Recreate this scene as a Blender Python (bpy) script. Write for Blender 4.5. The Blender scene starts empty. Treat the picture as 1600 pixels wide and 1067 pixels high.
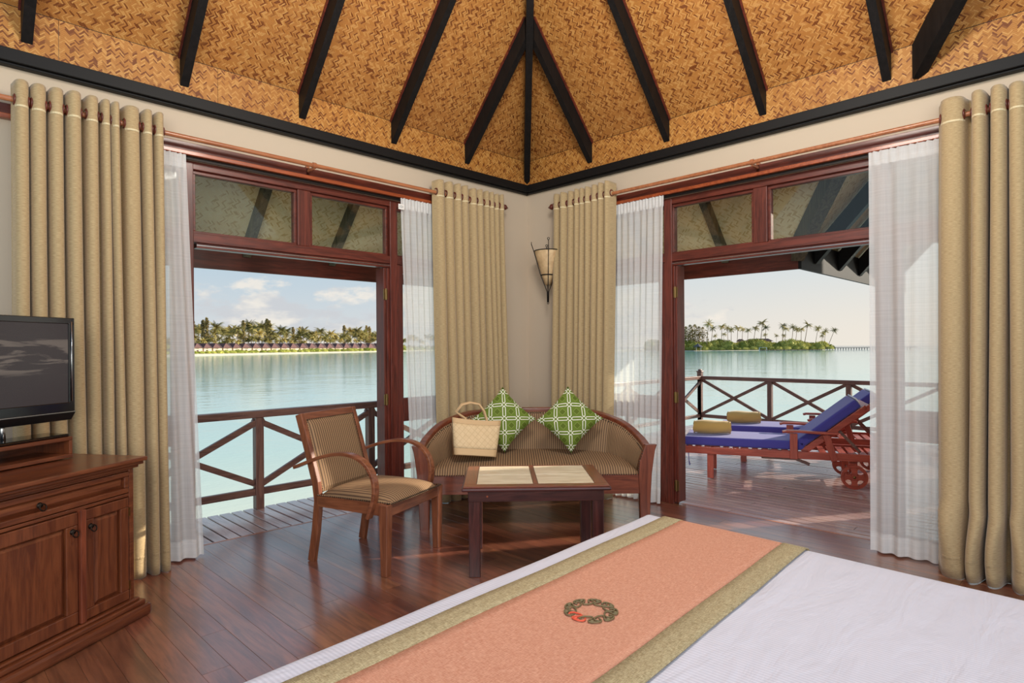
import bpy, bmesh, math, random
from mathutils import Vector, Matrix
random.seed(7)
PI = math.pi
S = bpy.context.scene
COL = S.collection
# ------------------------------------------------------------------ camera
YAW = math.radians(45.0274)
CAM = Vector((-4.7953, -4.5514, 1.4))
VD = Vector((math.cos(YAW), math.sin(YAW), 0)); VR = Vector((math.sin(YAW), -math.cos(YAW), 0))
cd = bpy.data.cameras.new('camera'); cam = bpy.data.objects.new('camera', cd); COL.objects.link(cam)
S.camera = cam
cd.sensor_width = 36; cd.lens = 951.7 * 36 / 1600; cd.clip_end = 9000; cd.clip_start = .05
cd.shift_y = 9.66 / 1600
roll = math.radians(-.4224)
up = Vector((0, 0, 1))
r2 = VR * math.cos(roll) + up * math.sin(roll); u2 = -VR * math.sin(roll) + up * math.cos(roll)
m3 = Matrix((r2, u2, -VD)).transposed()
cam.matrix_world = Matrix.Translation(CAM) @ m3.to_4x4()
# ------------------------------------------------------------------ node helpers
class NT:
    def __init__(s, tree): s.t = tree; s.n = tree.nodes; s.l = tree.links
    def node(s, typ, ins=None, **kw):
        n = s.n.new(typ)
        for k, v in kw.items(): setattr(n, k, v)
        for k, v in (ins or {}).items(): s.put(n.inputs[k], v)
        return n
    def put(s, sock, v):
        if hasattr(v, 'is_output'): s.l.new(v, sock)
        else:
            if isinstance(v, (tuple, list)) and sock.type == 'RGBA' and len(v) == 3: v = (*v, 1)
            sock.default_value = v
    def m(s, op, a, b=0.0, c=0.0, clamp=False):
        n = s.n.new('ShaderNodeMath'); n.operation = op; n.use_clamp = clamp
        s.put(n.inputs[0], a); s.put(n.inputs[1], b)
        if op in ('MULTIPLY_ADD', 'WRAP', 'SMOOTH_MIN', 'COMPARE'): s.put(n.inputs[2], c)
        return n.outputs[0]
    def mix(s, f, a, b):
        n = s.n.new('ShaderNodeMix'); n.data_type = 'RGBA'; n.clamp_factor = True
        s.put(n.inputs[0], f); s.put(n.inputs[6], a); s.put(n.inputs[7], b); return n.outputs[2]
    def ramp(s, f, stops):
        n = s.n.new('ShaderNodeValToRGB'); cr = n.color_ramp
        while len(cr.elements) < len(stops): cr.elements.new(.5)
        for e, (p, c) in zip(cr.elements, stops): e.position = p; e.color = (*c, 1) if len(c) == 3 else c
        s.put(n.inputs[0], f); return n.outputs[0]
    def noise(s, vec, scale, detail=3, rough=.55, out=0, dist=0):
        n = s.n.new('ShaderNodeTexNoise'); n.inputs['Scale'].default_value = scale
        n.inputs['Detail'].default_value = detail; n.inputs['Roughness'].default_value = rough
        n.inputs['Distortion'].default_value = dist
        s.put(n.inputs['Vector'], vec); return n.outputs[out]
    def scale(s, vec, sc, loc=(0, 0, 0), rot=(0, 0, 0)):
        n = s.n.new('ShaderNodeMapping'); s.put(n.inputs[0], vec)
        n.inputs['Scale'].default_value = sc; n.inputs['Location'].default_value = loc; n.inputs['Rotation'].default_value = rot
        return n.outputs[0]
    def smooth(s, x, a, b):
        n = s.n.new('ShaderNodeMapRange'); n.interpolation_type = 'SMOOTHSTEP'
        s.put(n.inputs[0], x); n.inputs[1].default_value = a; n.inputs[2].default_value = b; return n.outputs[0]
def lin(r, g, b):
    f = lambda c: (c / 255 / 12.92) if c <= 10 else ((c / 255 + .055) / 1.055) ** 2.4
    return (f(r), f(g), f(b))
# ------------------------------------------------------------------ world
SUN_AZ, SUN_EL = math.radians(-31), math.radians(22)
W = bpy.data.worlds.new('sky'); S.world = W; W.use_nodes = True
t = NT(W.node_tree); t.n.clear()
tc = t.node('ShaderNodeTexCoord').outputs['Generated']
nrm = t.node('ShaderNodeVectorMath', {0: tc}, operation='NORMALIZE').outputs[0]
sx = t.node('ShaderNodeSeparateXYZ', {0: nrm})
el = t.m('MAXIMUM', sx.outputs[2], 0)
dt = t.node('ShaderNodeVectorMath', {0: nrm, 1: (math.cos(SUN_AZ), math.sin(SUN_AZ), .1)}, operation='DOT_PRODUCT').outputs['Value']
toward = t.smooth(dt, -.1, .9)
hor = t.mix(toward, lin(214, 218, 220), lin(242, 233, 219))
mid = t.mix(toward, lin(184, 207, 222), lin(216, 225, 228))
zen = t.mix(toward, lin(112, 155, 202), lin(150, 182, 212))
c = t.mix(t.smooth(el, 0, .17), hor, mid)
c = t.mix(t.smooth(el, .15, .9), c, zen)
v2 = t.scale(nrm, (1, 1, 2.1))
cl = t.noise(v2, 12, 6, .58)
cl2 = t.noise(v2, 4.2, 2, .5)
dens = t.m('ADD', t.m('MULTIPLY', cl, .75), t.m('MULTIPLY', cl2, .45))
thr = t.m('MULTIPLY', t.smooth(el, .06, .14), .36)
away = t.m('MULTIPLY', t.smooth(dt, .35, .75), .25)
dens = t.m('SUBTRACT', t.m('SUBTRACT', dens, thr), away)
cm = t.smooth(dens, .50, .60)
cshade = t.noise(t.scale(nrm, (1, 1, 2.1), (0.01, -.01, .02)), 12, 4, .58)
ccol = t.mix(t.smooth(cshade, .42, .62), lin(206, 208, 212), lin(246, 238, 226))
c = t.mix(t.m('MULTIPLY', cm, .8), c, ccol)
bg = t.node('ShaderNodeBackground', {'Color': c, 'Strength': 1.0})
t.l.new(bg.outputs[0], t.node('ShaderNodeOutputWorld').inputs[0])
# sun
sl = bpy.data.lights.new('sun', 'SUN'); sl.energy = 7.0; sl.angle = math.radians(.6); sl.color = (1, .89, .73)
so = bpy.data.objects.new('sun', sl); COL.objects.link(so)
sd = Vector((math.cos(SUN_AZ) * math.cos(SUN_EL), math.sin(SUN_AZ) * math.cos(SUN_EL), math.sin(SUN_EL)))
so.rotation_euler = sd.to_track_quat('Z', 'Y').to_euler()
# unseen fill lights, added to brighten the room: point overhead, area behind camera
def lamp(name, loc, power, rad, col):
    l = bpy.data.lights.new(name, 'POINT'); l.energy = power; l.shadow_soft_size = rad; l.color = col
    o = bpy.data.objects.new(name, l); COL.objects.link(o); o.location = loc
lamp('overhead_fill', (-2.75, -3.05, 3.75), 245, .4, (1, .92, .82))
al = bpy.data.lights.new('back_fill', 'AREA'); al.shape = 'RECTANGLE'; al.size = 5; al.size_y = 2.6; al.energy = 225; al.color = (1, .96, .92)
ao = bpy.data.objects.new('back_fill', al); COL.objects.link(ao); ao.location = (-6.6, -6.6, 2.3)
ao.rotation_euler = Vector((-1, -1, -.02)).to_track_quat('Z', 'Y').to_euler()
S.view_settings.view_transform = 'Standard'; S.view_settings.look = 'None'
S.view_settings.exposure = 0.0; S.view_settings.gamma = 1.0; S.view_settings.use_curve_mapping = False

# ------------------------------------------------------------------ materials
M = {}
def mat(name, color=None, rough=.5, spec=.5, metal=0, build=None, coat=0, **kw):
    m = bpy.data.materials.new(name); m.use_nodes = True
    t = NT(m.node_tree); b = m.node_tree.nodes['Principled BSDF']
    if color: b.inputs['Base Color'].default_value = (*color, 1)
    b.inputs['Roughness'].default_value = rough; b.inputs['Specular IOR Level'].default_value = spec
    b.inputs['Metallic'].default_value = metal; b.inputs['Coat Weight'].default_value = coat
    b.inputs['Coat Roughness'].default_value = .12
    if build: build(t, b)
    M[name] = m; return m
def bump(t, b, h, strength=.3, dist=.002):
    n = t.node('ShaderNodeBump', {'Height': h}); n.inputs['Strength'].default_value = strength; n.inputs['Distance'].default_value = dist
    t.l.new(n.outputs[0], b.inputs['Normal'])
def coord(t, k='Object'): return t.node('ShaderNodeTexCoord').outputs[k]
def wood(name, c1, c2, axis='z', rough=.35, sc=1.0, coat=.15, var=.0, world=False, spec=.5):
    def f(t, b):
        v = t.node('ShaderNodeNewGeometry').outputs['Position'] if world else coord(t)
        rnd = t.node('ShaderNodeObjectInfo').outputs['Random']
        off = t.node('ShaderNodeCombineXYZ', {0: t.m('MULTIPLY', rnd, 37.), 1: t.m('MULTIPLY', rnd, 17.), 2: t.m('MULTIPLY', rnd, 53.)}).outputs[0]
        v = t.node('ShaderNodeVectorMath', {0: v, 1: off}, operation='ADD').outputs[0]
        s = {'x': (.09, 1, 1), 'y': (1, .09, 1), 'z': (1, 1, .09)}[axis]
        v = t.scale(v, tuple(k * 22 * sc for k in s))
        n1 = t.noise(v, 1.0, 5, .6, dist=1.6); n2 = t.noise(v, 6, 3, .6)
        k = t.m('ADD', t.m('MULTIPLY', n1, .8), t.m('MULTIPLY', n2, .25))
        c = t.mix(t.smooth(k, .35, .72), c1, c2)
        if var:
            hv = t.node('ShaderNodeHueSaturation', {'Color': c, 'Value': t.m('ADD', 1 - var, t.m('MULTIPLY', rnd, 2 * var)), 'Hue': t.m('ADD', .49, t.m('MULTIPLY', t.m('FRACT', t.m('MULTIPLY', rnd, 7.3)), .02))})
            c = hv.outputs[0]
        t.l.new(c, b.inputs['Base Color'])
        t.l.new(t.m('ADD', rough - .06, t.m('MULTIPLY', n1, .14)), b.inputs['Roughness'])
        bump(t, b, n2, .12, .001)
    return mat(name, rough=rough, build=f, coat=coat, spec=spec)
for ax in 'xyz':
    wood('door_wood_' + ax, lin(72, 28, 20), lin(112, 48, 34), ax, .38)
    wood('chair_wood_' + ax, lin(102, 54, 34), lin(146, 88, 58), ax, .34, coat=.3)
    wood('sofa_wood_' + ax, lin(92, 42, 26), lin(130, 66, 42), ax, .34, coat=.3)
    wood('cab_wood_' + ax, lin(84, 40, 22), lin(118, 64, 36), ax, .34, coat=.3)
    wood('table_wood_' + ax, lin(52, 22, 20), lin(86, 40, 34), ax, .33, coat=.3)
    wood('lounge_wood_' + ax, lin(142, 54, 38), lin(180, 80, 58), ax, .45)
    wood('rail_wood_' + ax, lin(84, 56, 50), lin(130, 92, 78), ax, .45)
    wood('rafter_wood_' + ax, lin(14, 13, 14), lin(27, 24, 24), ax, .55, coat=0, spec=.25)
    wood('eave_wood_' + ax, lin(70, 66, 52), lin(112, 104, 82), ax, .6, coat=0)
wood('lintel_light', lin(130, 58, 30), lin(168, 84, 46), 'x', .35, coat=.3)
wood('rod_wood', lin(150, 88, 56), lin(186, 120, 80), 'x', .35, coat=.3)
wood('floor_wood', lin(100, 56, 40), lin(146, 88, 62), 'y', .4, .6, coat=1, var=.2, world=True)
for k_ in ('floor_wood',): M[k_].node_tree.nodes['Principled BSDF'].inputs['Coat IOR'].default_value = 2.1; M[k_].node_tree.nodes['Principled BSDF'].inputs['Coat Roughness'].default_value = .2
wood('deck_wood', lin(158, 126, 120), lin(200, 172, 166), 'y', .36, .8, coat=1, var=.16, world=True)
M['deck_wood'].node_tree.nodes['Principled BSDF'].inputs['Coat IOR'].default_value = 2.0; M['deck_wood'].node_tree.nodes['Principled BSDF'].inputs['Coat Roughness'].default_value = .2
def f(t, b):
    v = coord(t); n = t.noise(v, 90, 4, .6)
    bump(t, b, n, .1, .001)
mat('plaster', lin(198, 181, 160), .75, .3, build=f)
mat('black_trim', lin(18, 17, 18), .55, .25)
def weave(name, lo, mi, hi, W_=.0085, L_=4, rot=0, contrast=1.0):
    def f(t, b):
        uv = t.scale(coord(t, 'UV'), (1 / W_, 1 / W_, 1), rot=(0, 0, math.radians(45 + rot)))
        wob = t.noise(uv, .35, 2, .5, out=1)
        sp = t.node('ShaderNodeVectorMath', {0: wob, 1: (.5, .5, .5)}, operation='SUBTRACT').outputs[0]
        sp = t.node('ShaderNodeVectorMath', {0: sp, 1: (1.1, 1.1, 0)}, operation='MULTIPLY').outputs[0]
        uv = t.node('ShaderNodeVectorMath', {0: uv, 1: sp}, operation='ADD').outputs[0]
        s = t.node('ShaderNodeSeparateXYZ', {0: uv}); x, y = s.outputs[0], s.outputs[1]
        i, j = t.m('FLOOR', x), t.m('FLOOR', y); fx, fy = t.m('FRACT', x), t.m('FRACT', y)
        fx = t.m('SUBTRACT', x, i); fy = t.m('SUBTRACT', y, j)
        mm = t.m('FLOORED_MODULO', t.m('SUBTRACT', i, j), 2. * L_)
        hz = t.m('LESS_THAN', mm, L_ - .5)
        vo = t.m('SUBTRACT', 2. * L_ - 1, mm)
        ia = t.m('SUBTRACT', i, t.m('MULTIPLY', hz, mm))
        ja = t.m('SUBTRACT', j, t.m('MULTIPLY', t.m('SUBTRACT', 1, hz), vo))
        idv = t.node('ShaderNodeCombineXYZ', {0: ia, 1: ja, 2: hz}).outputs[0]
        wn = t.node('ShaderNodeTexWhiteNoise', {'Vector': idv}); r = wn.outputs['Value']
        across = t.m('ADD', t.m('MULTIPLY', hz, fy), t.m('MULTIPLY', t.m('SUBTRACT', 1, hz), fx))
        edge = t.m('SUBTRACT', 1, t.m('POWER', t.m('ABSOLUTE', t.m('MULTIPLY_ADD', across, 2., -1.)), 6.))
        c = t.ramp(r, [(0, lo), (.12, lo), (.26, mi), (.7, mi), (.85, hi), (1, hi)])
        fine = t.noise(t.scale(uv, (1, 1, 1)), 3, 2)
        c = t.mix(t.m('MULTIPLY', fine, .35), c, lo)
        big = t.noise(coord(t, 'UV'), 1.2, 3)
        c = t.mix(t.m('MULTIPLY', t.smooth(big, .45, .75), .25), c, lo)
        c = t.mix(t.m('MULTIPLY', t.m('SUBTRACT', 1, edge), .55), c, tuple(k * .5 for k in lo))
        t.l.new(c, b.inputs['Base Color'])
        bump(t, b, t.m('ADD', edge, t.m('MULTIPLY', r, .6)), .5, .002)
    return mat(name, rough=.5, spec=.35, build=f)
weave('mat_weave', lin(118, 64, 26), lin(188, 128, 64), lin(212, 158, 90))
weave('mat_frieze', lin(118, 64, 26), lin(190, 130, 62), lin(214, 160, 88), rot=90)
weave('mat_eave', lin(214, 186, 130), lin(248, 230, 184), lin(252, 238, 198), .011, 4)
mat('glass', (1, 1, 1), .02, .5)
def glassf(name, tint, w):
    m = bpy.data.materials.new(name); m.use_nodes = True; t = NT(m.node_tree); t.n.clear()
    tr = t.node('ShaderNodeBsdfTransparent', {'Color': tint}); gl = t.node('ShaderNodeBsdfGlossy', {'Roughness': .02})
    fr = t.node('ShaderNodeFresnel', {'IOR': 1.45}); k = t.m('MULTIPLY', fr.outputs[0], w)
    mx = t.node('ShaderNodeMixShader', {0: k, 1: tr.outputs[0], 2: gl.outputs[0]})
    t.l.new(mx.outputs[0], t.node('ShaderNodeOutputMaterial').inputs[0]); M[name] = m
glassf('glass', (.95, .98, .96), 1.0)
def clothf(name, c1, c2, sc=60, sheen=.3, rough=.8):
    def f(t, b):
        v = coord(t, 'UV')
        n = t.noise(t.scale(v, (1, 9, 1)), sc, 3, .6); n2 = t.noise(v, sc * 6, 2)
        t.l.new(t.mix(t.smooth(n, .35, .65), c1, c2), b.inputs['Base Color'])
        bump(t, b, t.m('ADD', n, n2), .25, .001)
        b.inputs['Sheen Weight'].default_value = sheen
    return mat(name, rough=rough, spec=.2, build=f)
clothf('curtain_cloth', lin(164, 140, 102), lin(186, 163, 124), 40)
clothf('curtain_stitch', lin(206, 190, 150), lin(224, 208, 172), 60)
clothf('white_cotton', lin(226, 224, 226), lin(236, 234, 236), 30, .1)
clothf('blue_canvas', lin(66, 62, 142), lin(78, 74, 158), 200, .3)
clothf('towel_cloth', lin(178, 142, 76), lin(204, 168, 98), 150, .6)
def sheerf():
    m = bpy.data.materials.new('sheer_cloth'); m.use_nodes = True; t = NT(m.node_tree); t.n.clear()
    v = coord(t, 'UV')
    h = t.noise(t.scale(v, (.6, 30, 1)), 3, 3, .7)
    h2 = t.noise(t.scale(v, (30, .6, 1)), 3, 2, .6)
    tr = t.node('ShaderNodeBsdfTransparent', {'Color': (1, 1, 1)})
    tl = t.node('ShaderNodeBsdfTranslucent', {'Color': (.97, .96, .95)})
    df = t.node('ShaderNodeBsdfDiffuse', {'Color': (.95, .94, .93)})
    a = t.node('ShaderNodeMixShader', {0: .62, 1: tl.outputs[0], 2: df.outputs[0]})
    k = t.m('ADD', .68, t.m('ADD', t.m('MULTIPLY', t.m('SUBTRACT', h, .5), .22), t.m('MULTIPLY', t.m('SUBTRACT', h2, .5), .12)), clamp=True)
    mx = t.node('ShaderNodeMixShader', {0: k, 1: tr.outputs[0], 2: a.outputs[0]})
    t.l.new(mx.outputs[0], t.node('ShaderNodeOutputMaterial').inputs[0]); M['sheer_cloth'] = m
sheerf()
mat('sheer_tape', lin(238, 234, 230), .8, .2)
def f(t, b):   # duvet with fine satin stripes
    v = coord(t); s = t.node('ShaderNodeSeparateXYZ', {0: v})
    w = t.m('SINE', t.m('MULTIPLY', s.outputs[0], 2 * PI / .012)); k = t.smooth(w, -.2, .2)
    t.l.new(t.mix(k, lin(196, 196, 207), lin(208, 208, 218)), b.inputs['Base Color'])
    t.l.new(t.m('MULTIPLY_ADD', k, .25, .45), b.inputs['Roughness'])
    wr = t.noise(t.scale(v, (1.2, 4.5, 1), rot=(0, 0, .5)), 1.6, 4, .55, dist=.8)
    bump(t, b, t.m('ADD', wr, t.m('MULTIPLY', t.noise(v, 6, 4, .5), .4)), .45, .03)
mat('duvet_cloth', rough=.6, spec=.3, build=f)
def woven(name, c1, c2, sc):
    def f(t, b):
        v = coord(t)
        a = t.noise(t.scale(v, (1, 7, 1)), sc, 3, .7); d = t.noise(t.scale(v, (7, 1, 1)), sc, 3, .7)
        k = t.m('MULTIPLY', t.m('ADD', a, d), .5)
        t.l.new(t.mix(t.smooth(k, .38, .64), c1, c2), b.inputs['Base Color'])
        bump(t, b, k, .6, .002)
    return mat(name, rough=.75, spec=.25, build=f)
woven('runner_coral', lin(184, 124, 98), lin(212, 160, 134), 60)
woven('runner_border', lin(140, 124, 90), lin(190, 176, 140), 70)
mat('thread_olive', lin(108, 96, 64), .6); mat('thread_red', lin(214, 84, 56), .6)
def f(t, b):   # striped upholstery, u runs across the stripes in metres
    s = t.node('ShaderNodeSeparateXYZ', {0: coord(t, 'UV')}); u = s.outputs[0]
    a = t.m('FRACT', t.m('MULTIPLY', u, 1 / .0195))
    thin = t.m('LESS_THAN', t.m('ABSOLUTE', t.m('SUBTRACT', a, .5)), .13)
    wide = t.m('LESS_THAN', t.m('ABSOLUTE', t.m('SUBTRACT', a, .5)), .3)
    c = t.mix(wide, lin(152, 122, 90), lin(128, 100, 74)); c = t.mix(thin, c, lin(66, 46, 38))
    n = t.noise(coord(t, 'UV'), 300, 2)
    c = t.mix(t.m('MULTIPLY', n, .25), c, lin(160, 132, 100))
    t.l.new(c, b.inputs['Base Color']); bump(t, b, n, .2, .001)
mat('stripe_fabric', rough=.75, spec=.25, build=f)
mat('nail_trim', lin(74, 56, 40), .4, .5, .3)
def f(t, b):   # green lattice print
    uv = t.scale(coord(t, 'UV'), (1 / .116, 1 / .116, 1), rot=(0, 0, math.radians(45)), loc=(.5, .5, 0))
    s = t.node('ShaderNodeSeparateXYZ', {0: uv})
    px = t.m('ABSOLUTE', t.m('SUBTRACT', t.m('FRACT', s.outputs[0]), .5)); py = t.m('ABSOLUTE', t.m('SUBTRACT', t.m('FRACT', s.outputs[1]), .5))
    # px, py: distance to the crossing, 0..0.5
    def near(v, c0, w): return t.m('LESS_THAN', t.m('ABSOLUTE', t.m('SUBTRACT', v, c0)), w)
    A = t.m('MULTIPLY', near(py, .10, .028), t.m('GREATER_THAN', px, .19))
    B = t.m('MULTIPLY', near(px, .10, .028), t.m('GREATER_THAN', py, .19))
    sm = t.m('ADD', px, py)
    C1 = t.m('MULTIPLY', near(sm, .15, .03), 1.)
    C2 = t.m('MULTIPLY', near(t.m('SUBTRACT', px, py), .11, .035), t.m('LESS_THAN', t.m('ABSOLUTE', t.m('SUBTRACT', px, .16)), .055))
    C3 = t.m('MULTIPLY', near(t.m('SUBTRACT', py, px), .11, .035), t.m('LESS_THAN', t.m('ABSOLUTE', t.m('SUBTRACT', py, .16)), .055))
    wmask = t.m('ADD', t.m('ADD', A, B), t.m('ADD', C1, t.m('ADD', C2, C3)), clamp=True)
    dia = near(sm, .76, .018)
    inner = t.m('GREATER_THAN', sm, .76)
    g = t.mix(inner, lin(104, 124, 46), lin(90, 106, 36)); g = t.mix(dia, g, lin(140, 156, 78))
    cc = t.mix(wmask, g, lin(232, 230, 212))
    t.l.new(cc, b.inputs['Base Color']); bump(t, b, t.noise(coord(t, 'UV'), 400, 2), .2, .001)
mat('green_lattice', rough=.8, spec=.2, build=f)
mat('green_plain', lin(100, 120, 44), .8, .2)
def f(t, b):
    v = t.scale(coord(t, 'UV'), (1, 1, 1), rot=(0, 0, math.radians(45)))
    s = t.node('ShaderNodeSeparateXYZ', {0: v})
    a = t.m('SINE', t.m('MULTIPLY', s.outputs[0], 700.)); d = t.m('SINE', t.m('MULTIPLY', s.outputs[1], 700.))
    k = t.m('MULTIPLY_ADD', t.m('MULTIPLY', a, d), .5, .5); n = t.noise(v, 24, 3)
    a2 = t.m('LESS_THAN', t.m('FRACT', t.m('MULTIPLY', s.outputs[0], 28.)), .12); d2 = t.m('LESS_THAN', t.m('FRACT', t.m('MULTIPLY', s.outputs[1], 28.)), .12)
    c = t.mix(n, lin(206, 176, 132), lin(232, 206, 164)); c = t.mix(t.m('MULTIPLY', t.m('MAXIMUM', a2, d2), .3), c, lin(168, 128, 84))
    t.l.new(c, b.inputs['Base Color']); bump(t, b, k, .4, .001)
mat('straw', rough=.6, spec=.3, build=f)
mat('straw_plain', lin(206, 172, 128), .6, .3)
def f(t, b):
    v = t.scale(coord(t), (3, 26, 26)); n = t.noise(v, 1.2, 5, .6, dist=1.)
    t.l.new(t.ramp(n, [(.3, lin(186, 166, 136)), (.5, lin(214, 200, 172)), (.7, lin(228, 218, 196))]), b.inputs['Base Color'])
mat('cream_stone', rough=.4, build=f)
mat('dark_metal', lin(40, 32, 26), .45, .5, .8); mat('old_brass', lin(150, 124, 80), .35, .5, 1)
mat('iron', lin(28, 22, 20), .5, .5, .5); mat('steel', lin(190, 190, 190), .25, .5, 1)
def f(t, b):
    n = t.noise(coord(t), 14, 4, .6)
    t.l.new(t.ramp(n, [(.3, lin(186, 152, 110)), (.7, lin(222, 192, 148))]), b.inputs['Base Color'])
    b.inputs['Subsurface Weight'].default_value = 0
mat('parchment', rough=.6, build=f)
mat('gloss_black', lin(8, 8, 10), .12, .6, coat=.5); mat('black_plastic', lin(16, 16, 18), .3)
def f(t, b):   # rippled reflection on the dark screen, painted in as weak emission
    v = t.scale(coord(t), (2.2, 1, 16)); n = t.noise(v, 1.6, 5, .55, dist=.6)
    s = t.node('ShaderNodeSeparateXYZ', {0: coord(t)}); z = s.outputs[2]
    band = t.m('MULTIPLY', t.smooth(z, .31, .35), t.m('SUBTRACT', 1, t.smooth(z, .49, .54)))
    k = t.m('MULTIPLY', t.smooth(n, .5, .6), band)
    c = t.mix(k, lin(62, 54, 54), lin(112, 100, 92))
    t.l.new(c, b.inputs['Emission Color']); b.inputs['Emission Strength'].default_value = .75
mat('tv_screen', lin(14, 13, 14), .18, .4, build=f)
mat('white_label', lin(236, 234, 230), .6); mat('grey_print', lin(96, 96, 98), .6); mat('logo_grey', lin(190, 190, 194), .4)
# exterior
def f(t, b):
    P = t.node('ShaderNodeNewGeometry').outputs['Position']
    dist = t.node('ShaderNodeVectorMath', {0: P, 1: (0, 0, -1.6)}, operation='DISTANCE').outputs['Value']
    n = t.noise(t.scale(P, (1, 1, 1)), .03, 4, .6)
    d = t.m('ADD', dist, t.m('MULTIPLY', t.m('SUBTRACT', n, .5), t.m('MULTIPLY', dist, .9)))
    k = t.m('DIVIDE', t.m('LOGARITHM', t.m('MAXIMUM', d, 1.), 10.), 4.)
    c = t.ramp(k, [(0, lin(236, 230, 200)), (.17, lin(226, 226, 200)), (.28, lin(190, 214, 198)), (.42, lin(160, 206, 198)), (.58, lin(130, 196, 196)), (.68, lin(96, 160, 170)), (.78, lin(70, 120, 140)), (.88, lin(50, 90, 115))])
    t.l.new(c, b.inputs['Base Color'])
    w1 = t.noise(t.scale(P, (1, 1, 1)), .9, 4, .6); w2 = t.noise(t.scale(P, (1, 1, 1)), .12, 3, .6)
    bump(t, b, t.m('ADD', w1, t.m('MULTIPLY', w2, 3.)), .16, .12)
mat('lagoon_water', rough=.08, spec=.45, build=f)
mat('sand', lin(236, 224, 196), .9, .1)
def leaf(name, c1, c2, sc=.5):
    def f(t, b):
        n = t.noise(t.node('ShaderNodeNewGeometry').outputs['Position'], sc, 3, .7)
        rnd = t.node('ShaderNodeObjectInfo').outputs['Random']
        k = t.m('ADD', t.m('MULTIPLY', n, .8), t.m('MULTIPLY', rnd, .3))
        t.l.new(t.mix(t.smooth(k, .35, .75), c1, c2), b.inputs['Base Color'])
    return mat(name, rough=.7, spec=.15, build=f)
leaf('palm_leaf', lin(132, 122, 66), lin(212, 190, 116), .6)
leaf('palm_leaf_dark', lin(104, 102, 58), lin(176, 162, 94), .6)
leaf('casuarina_leaf', lin(120, 112, 70), lin(190, 164, 106), .6)
leaf('bush_leaf', lin(140, 150, 62), lin(196, 196, 100), .5)
leaf('shrub_leaf', lin(132, 138, 62), lin(206, 198, 106), .35)
mat('palm_trunk', lin(150, 128, 104), .8, .2)
mat('roof_lit', lin(112, 84, 84), .8, .2); mat('roof_dark', lin(82, 66, 66), .8, .2); mat('villa_wall', lin(214, 196, 172), .8, .2)
mat('white_paint', lin(236, 236, 236), .6); mat('rock', lin(140, 126, 104), .9, .1); mat('jetty_wood', lin(92, 88, 90), .8)

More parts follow.
